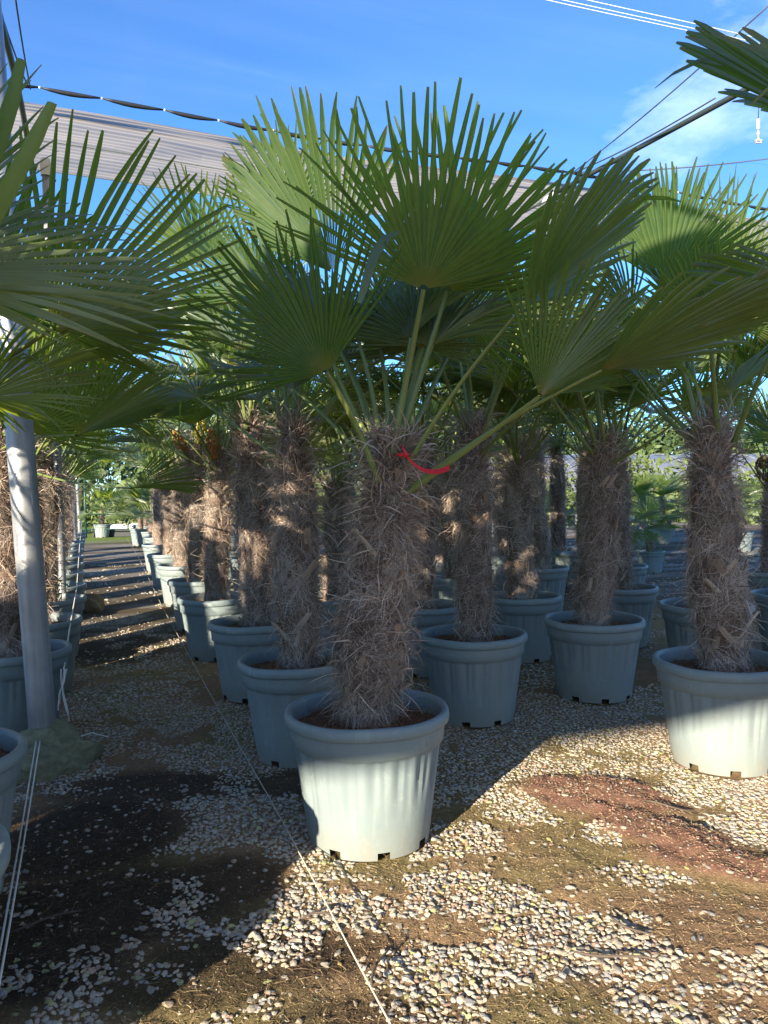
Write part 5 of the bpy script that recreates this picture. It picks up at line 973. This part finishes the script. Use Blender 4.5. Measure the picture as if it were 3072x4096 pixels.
for k, (x, y, h, wd) in enumerate([(-62.0, 80.7, 13.8, 9.5), (-54.5, 92.6, 10.3, 10.0), (-47.0, 100.0, 10.8, 11.6), (-39.5, 86.5, 11.8, 11.0), (-32.0, 79.8, 13.3, 9.4), (-24.5, 80.9, 10.1, 10.1), (-17.0, 85.2, 13.6, 10.5), (-9.5, 77.8, 11.0, 13.0), (-2.0, 76.6, 12.5, 10.5), (5.5, 91.5, 11.4, 11.8), (13.0, 87.4, 12.6, 12.6), (20.5, 89.5, 10.6, 9.3), (28.0, 98.7, 12.0, 9.8), (35.5, 98.7, 12.3, 11.9), (43.0, 97.0, 11.1, 10.4), (50.5, 97.0, 10.5, 12.1), (58.0, 77.4, 12.8, 11.8), (65.5, 98.7, 13.4, 11.0)]):
    t = empty('broadleaf_tree', (x, y, 0)); tag(t, 'distant dark green broadleaf tree beyond the field', 'tree', 'distant trees beyond the field')
    a = ob('trunk', TRUNKM, t); a.scale = (h * .5, h * .5, h * .7); c = ob('crown', CROWN[k % 3], t, (0, 0, h * .22)); c.scale = (wd * .55, wd * .55, h * .52); c.rotation_euler = (0, 0, rgb.uniform(0, 6))
for k, (x, y, h, wd) in enumerate([(-22.36, 37.8, 3.23, 3.11), (-19.91, 41.5, 3.21, 3.3), (-17.14, 38.2, 2.61, 2.94), (-14.48, 39.1, 3.05, 3.43), (-11.13, 37.9, 3.08, 2.77), (-8.8, 41.9, 2.84, 3.37), (-6.64, 37.1, 3.52, 2.94), (-4.2, 39.2, 2.88, 3.01), (-1.26, 39.1, 3.31, 2.89), (0.91, 37.4, 2.73, 3.12), (3.83, 41.0, 3.21, 3.31), (7.18, 37.3, 2.62, 2.74), (9.06, 39.9, 3.49, 2.95), (12.36, 37.0, 3.6, 2.81), (14.85, 37.2, 3.76, 3.36), (17.59, 39.9, 2.81, 3.57), (19.53, 37.4, 3.33, 3.1), (22.17, 37.8, 2.75, 3.18), (24.74, 37.6, 3.13, 3.33), (-15.24, 29.8, 1.82, 2.09), (-13.73, 28.2, 1.86, 1.89), (-11.03, 31.2, 1.99, 1.82), (-9.36, 29.6, 1.57, 2.57), (-6.79, 30.0, 2.06, 1.96), (-5.32, 30.2, 2.1, 2.32), (-3.49, 30.7, 2.23, 2.39), (-0.29, 32.9, 1.68, 2.04), (1.36, 32.9, 1.8, 2.55), (3.82, 30.1, 2.0, 2.57), (5.84, 28.8, 2.18, 1.96), (7.44, 32.8, 2.18, 2.05), (9.45, 30.7, 2.17, 2.35), (12.32, 31.4, 2.16, 2.28), (13.73, 29.6, 1.89, 2.22), (16.41, 28.6, 1.55, 2.39), (17.83, 29.5, 1.59, 2.46)]):
    t = empty('field_shrub', (x, y, 0)); tag(t, 'sunlit yellow green shrub in the field behind the palms', 'shrub', 'sunlit shrubs in the field')
    a = ob('stem', STEMM, t); a.scale = (h, h, h * .6); c = ob('foliage', SHRUB[k % 3], t, (0, 0, 0)); c.scale = (wd * .6, wd * .6, h * .62); c.rotation_euler = (0, 0, rgb.uniform(0, 6))
def tunnel(loc, rz, ln, wd, h, label):
    root = empty('polytunnel', Vector(loc)); root.rotation_euler = (0, 0, rz); tag(root, label, 'polytunnel', 'polytunnels behind the field')
    a = np.linspace(0, np.pi, 25); xs = np.linspace(-ln / 2, ln / 2, 14); n = len(a)
    Rr = np.where(True, 1, 1); P = np.stack([np.cos(a) * wd / 2, np.sin(a) ** .8 * h], -1)
    V = np.array([(x, q[0], q[1] - .04 * (i % 2)) for i, x in enumerate(xs) for q in P]); F = np.array([(i * n + j, i * n + j + 1, (i + 1) * n + j + 1, (i + 1) * n + j) for i in range(len(xs) - 1) for j in range(n - 1)])
    ends = np.array([list(range(n)), [(len(xs) - 1) * n + j for j in range(n)][::-1]])
    ob('film_cover', mesh_np('film_cover', V, [F, ends], [M['tunnel']], smooth=False), root)
    for x in xs:
        pts = [(x, q[0] * 1.006, q[1] * 1.006 + .02) for q in P]; tube_obj('hoop', pts, .04, M['galv'], root, 6)
for t_ in [((13, 48, 0), 0.3, 26, 8, 3.6, 'pale grey polytunnel in the right background')]: tunnel(*t_)
gt = empty('green_fence', Vector((-10.618413807153358, 27.0, 0.0))); tag(gt, 'dark green fence with posts closing the far end of the aisle', 'fence')
for k in range(4): tube_obj('post', [(k * 2.2, 0, 0), (k * 2.2, 0, 2.4 if k == 0 else .9)], .04, M['green'], gt, 8)
for z in (.3, .85): tube_obj('rail', [(-.1, 0, z), (6.7, 0, z)], .02, M['green'], gt, 8)
v, f = merge([boxvf((3.4, .6, .14), (6.6, .5, .26))]); tag(ob('bed_edging', mesh_np('bed_edging', v, f, [M['hole']]), None, Vector((-10.618413807153358, 27.0, 0.0))), 'dark low edging board across the far end of the aisle', 'edging')
v, f = tube([(-.5, 2.2, .25), (2, 2.3, .3), (4.5, 2.2, .27), (7.5, 2.4, .25)], [.12, .16, .14, .12], 10); tag(ob('film_roll', mesh_np('film_roll', v, f, [M['film']], smooth=True), None, Vector((-10.618413807153358, 27.0, 0.0))), 'white film roll lying on the lit grass beyond the aisle', 'film')
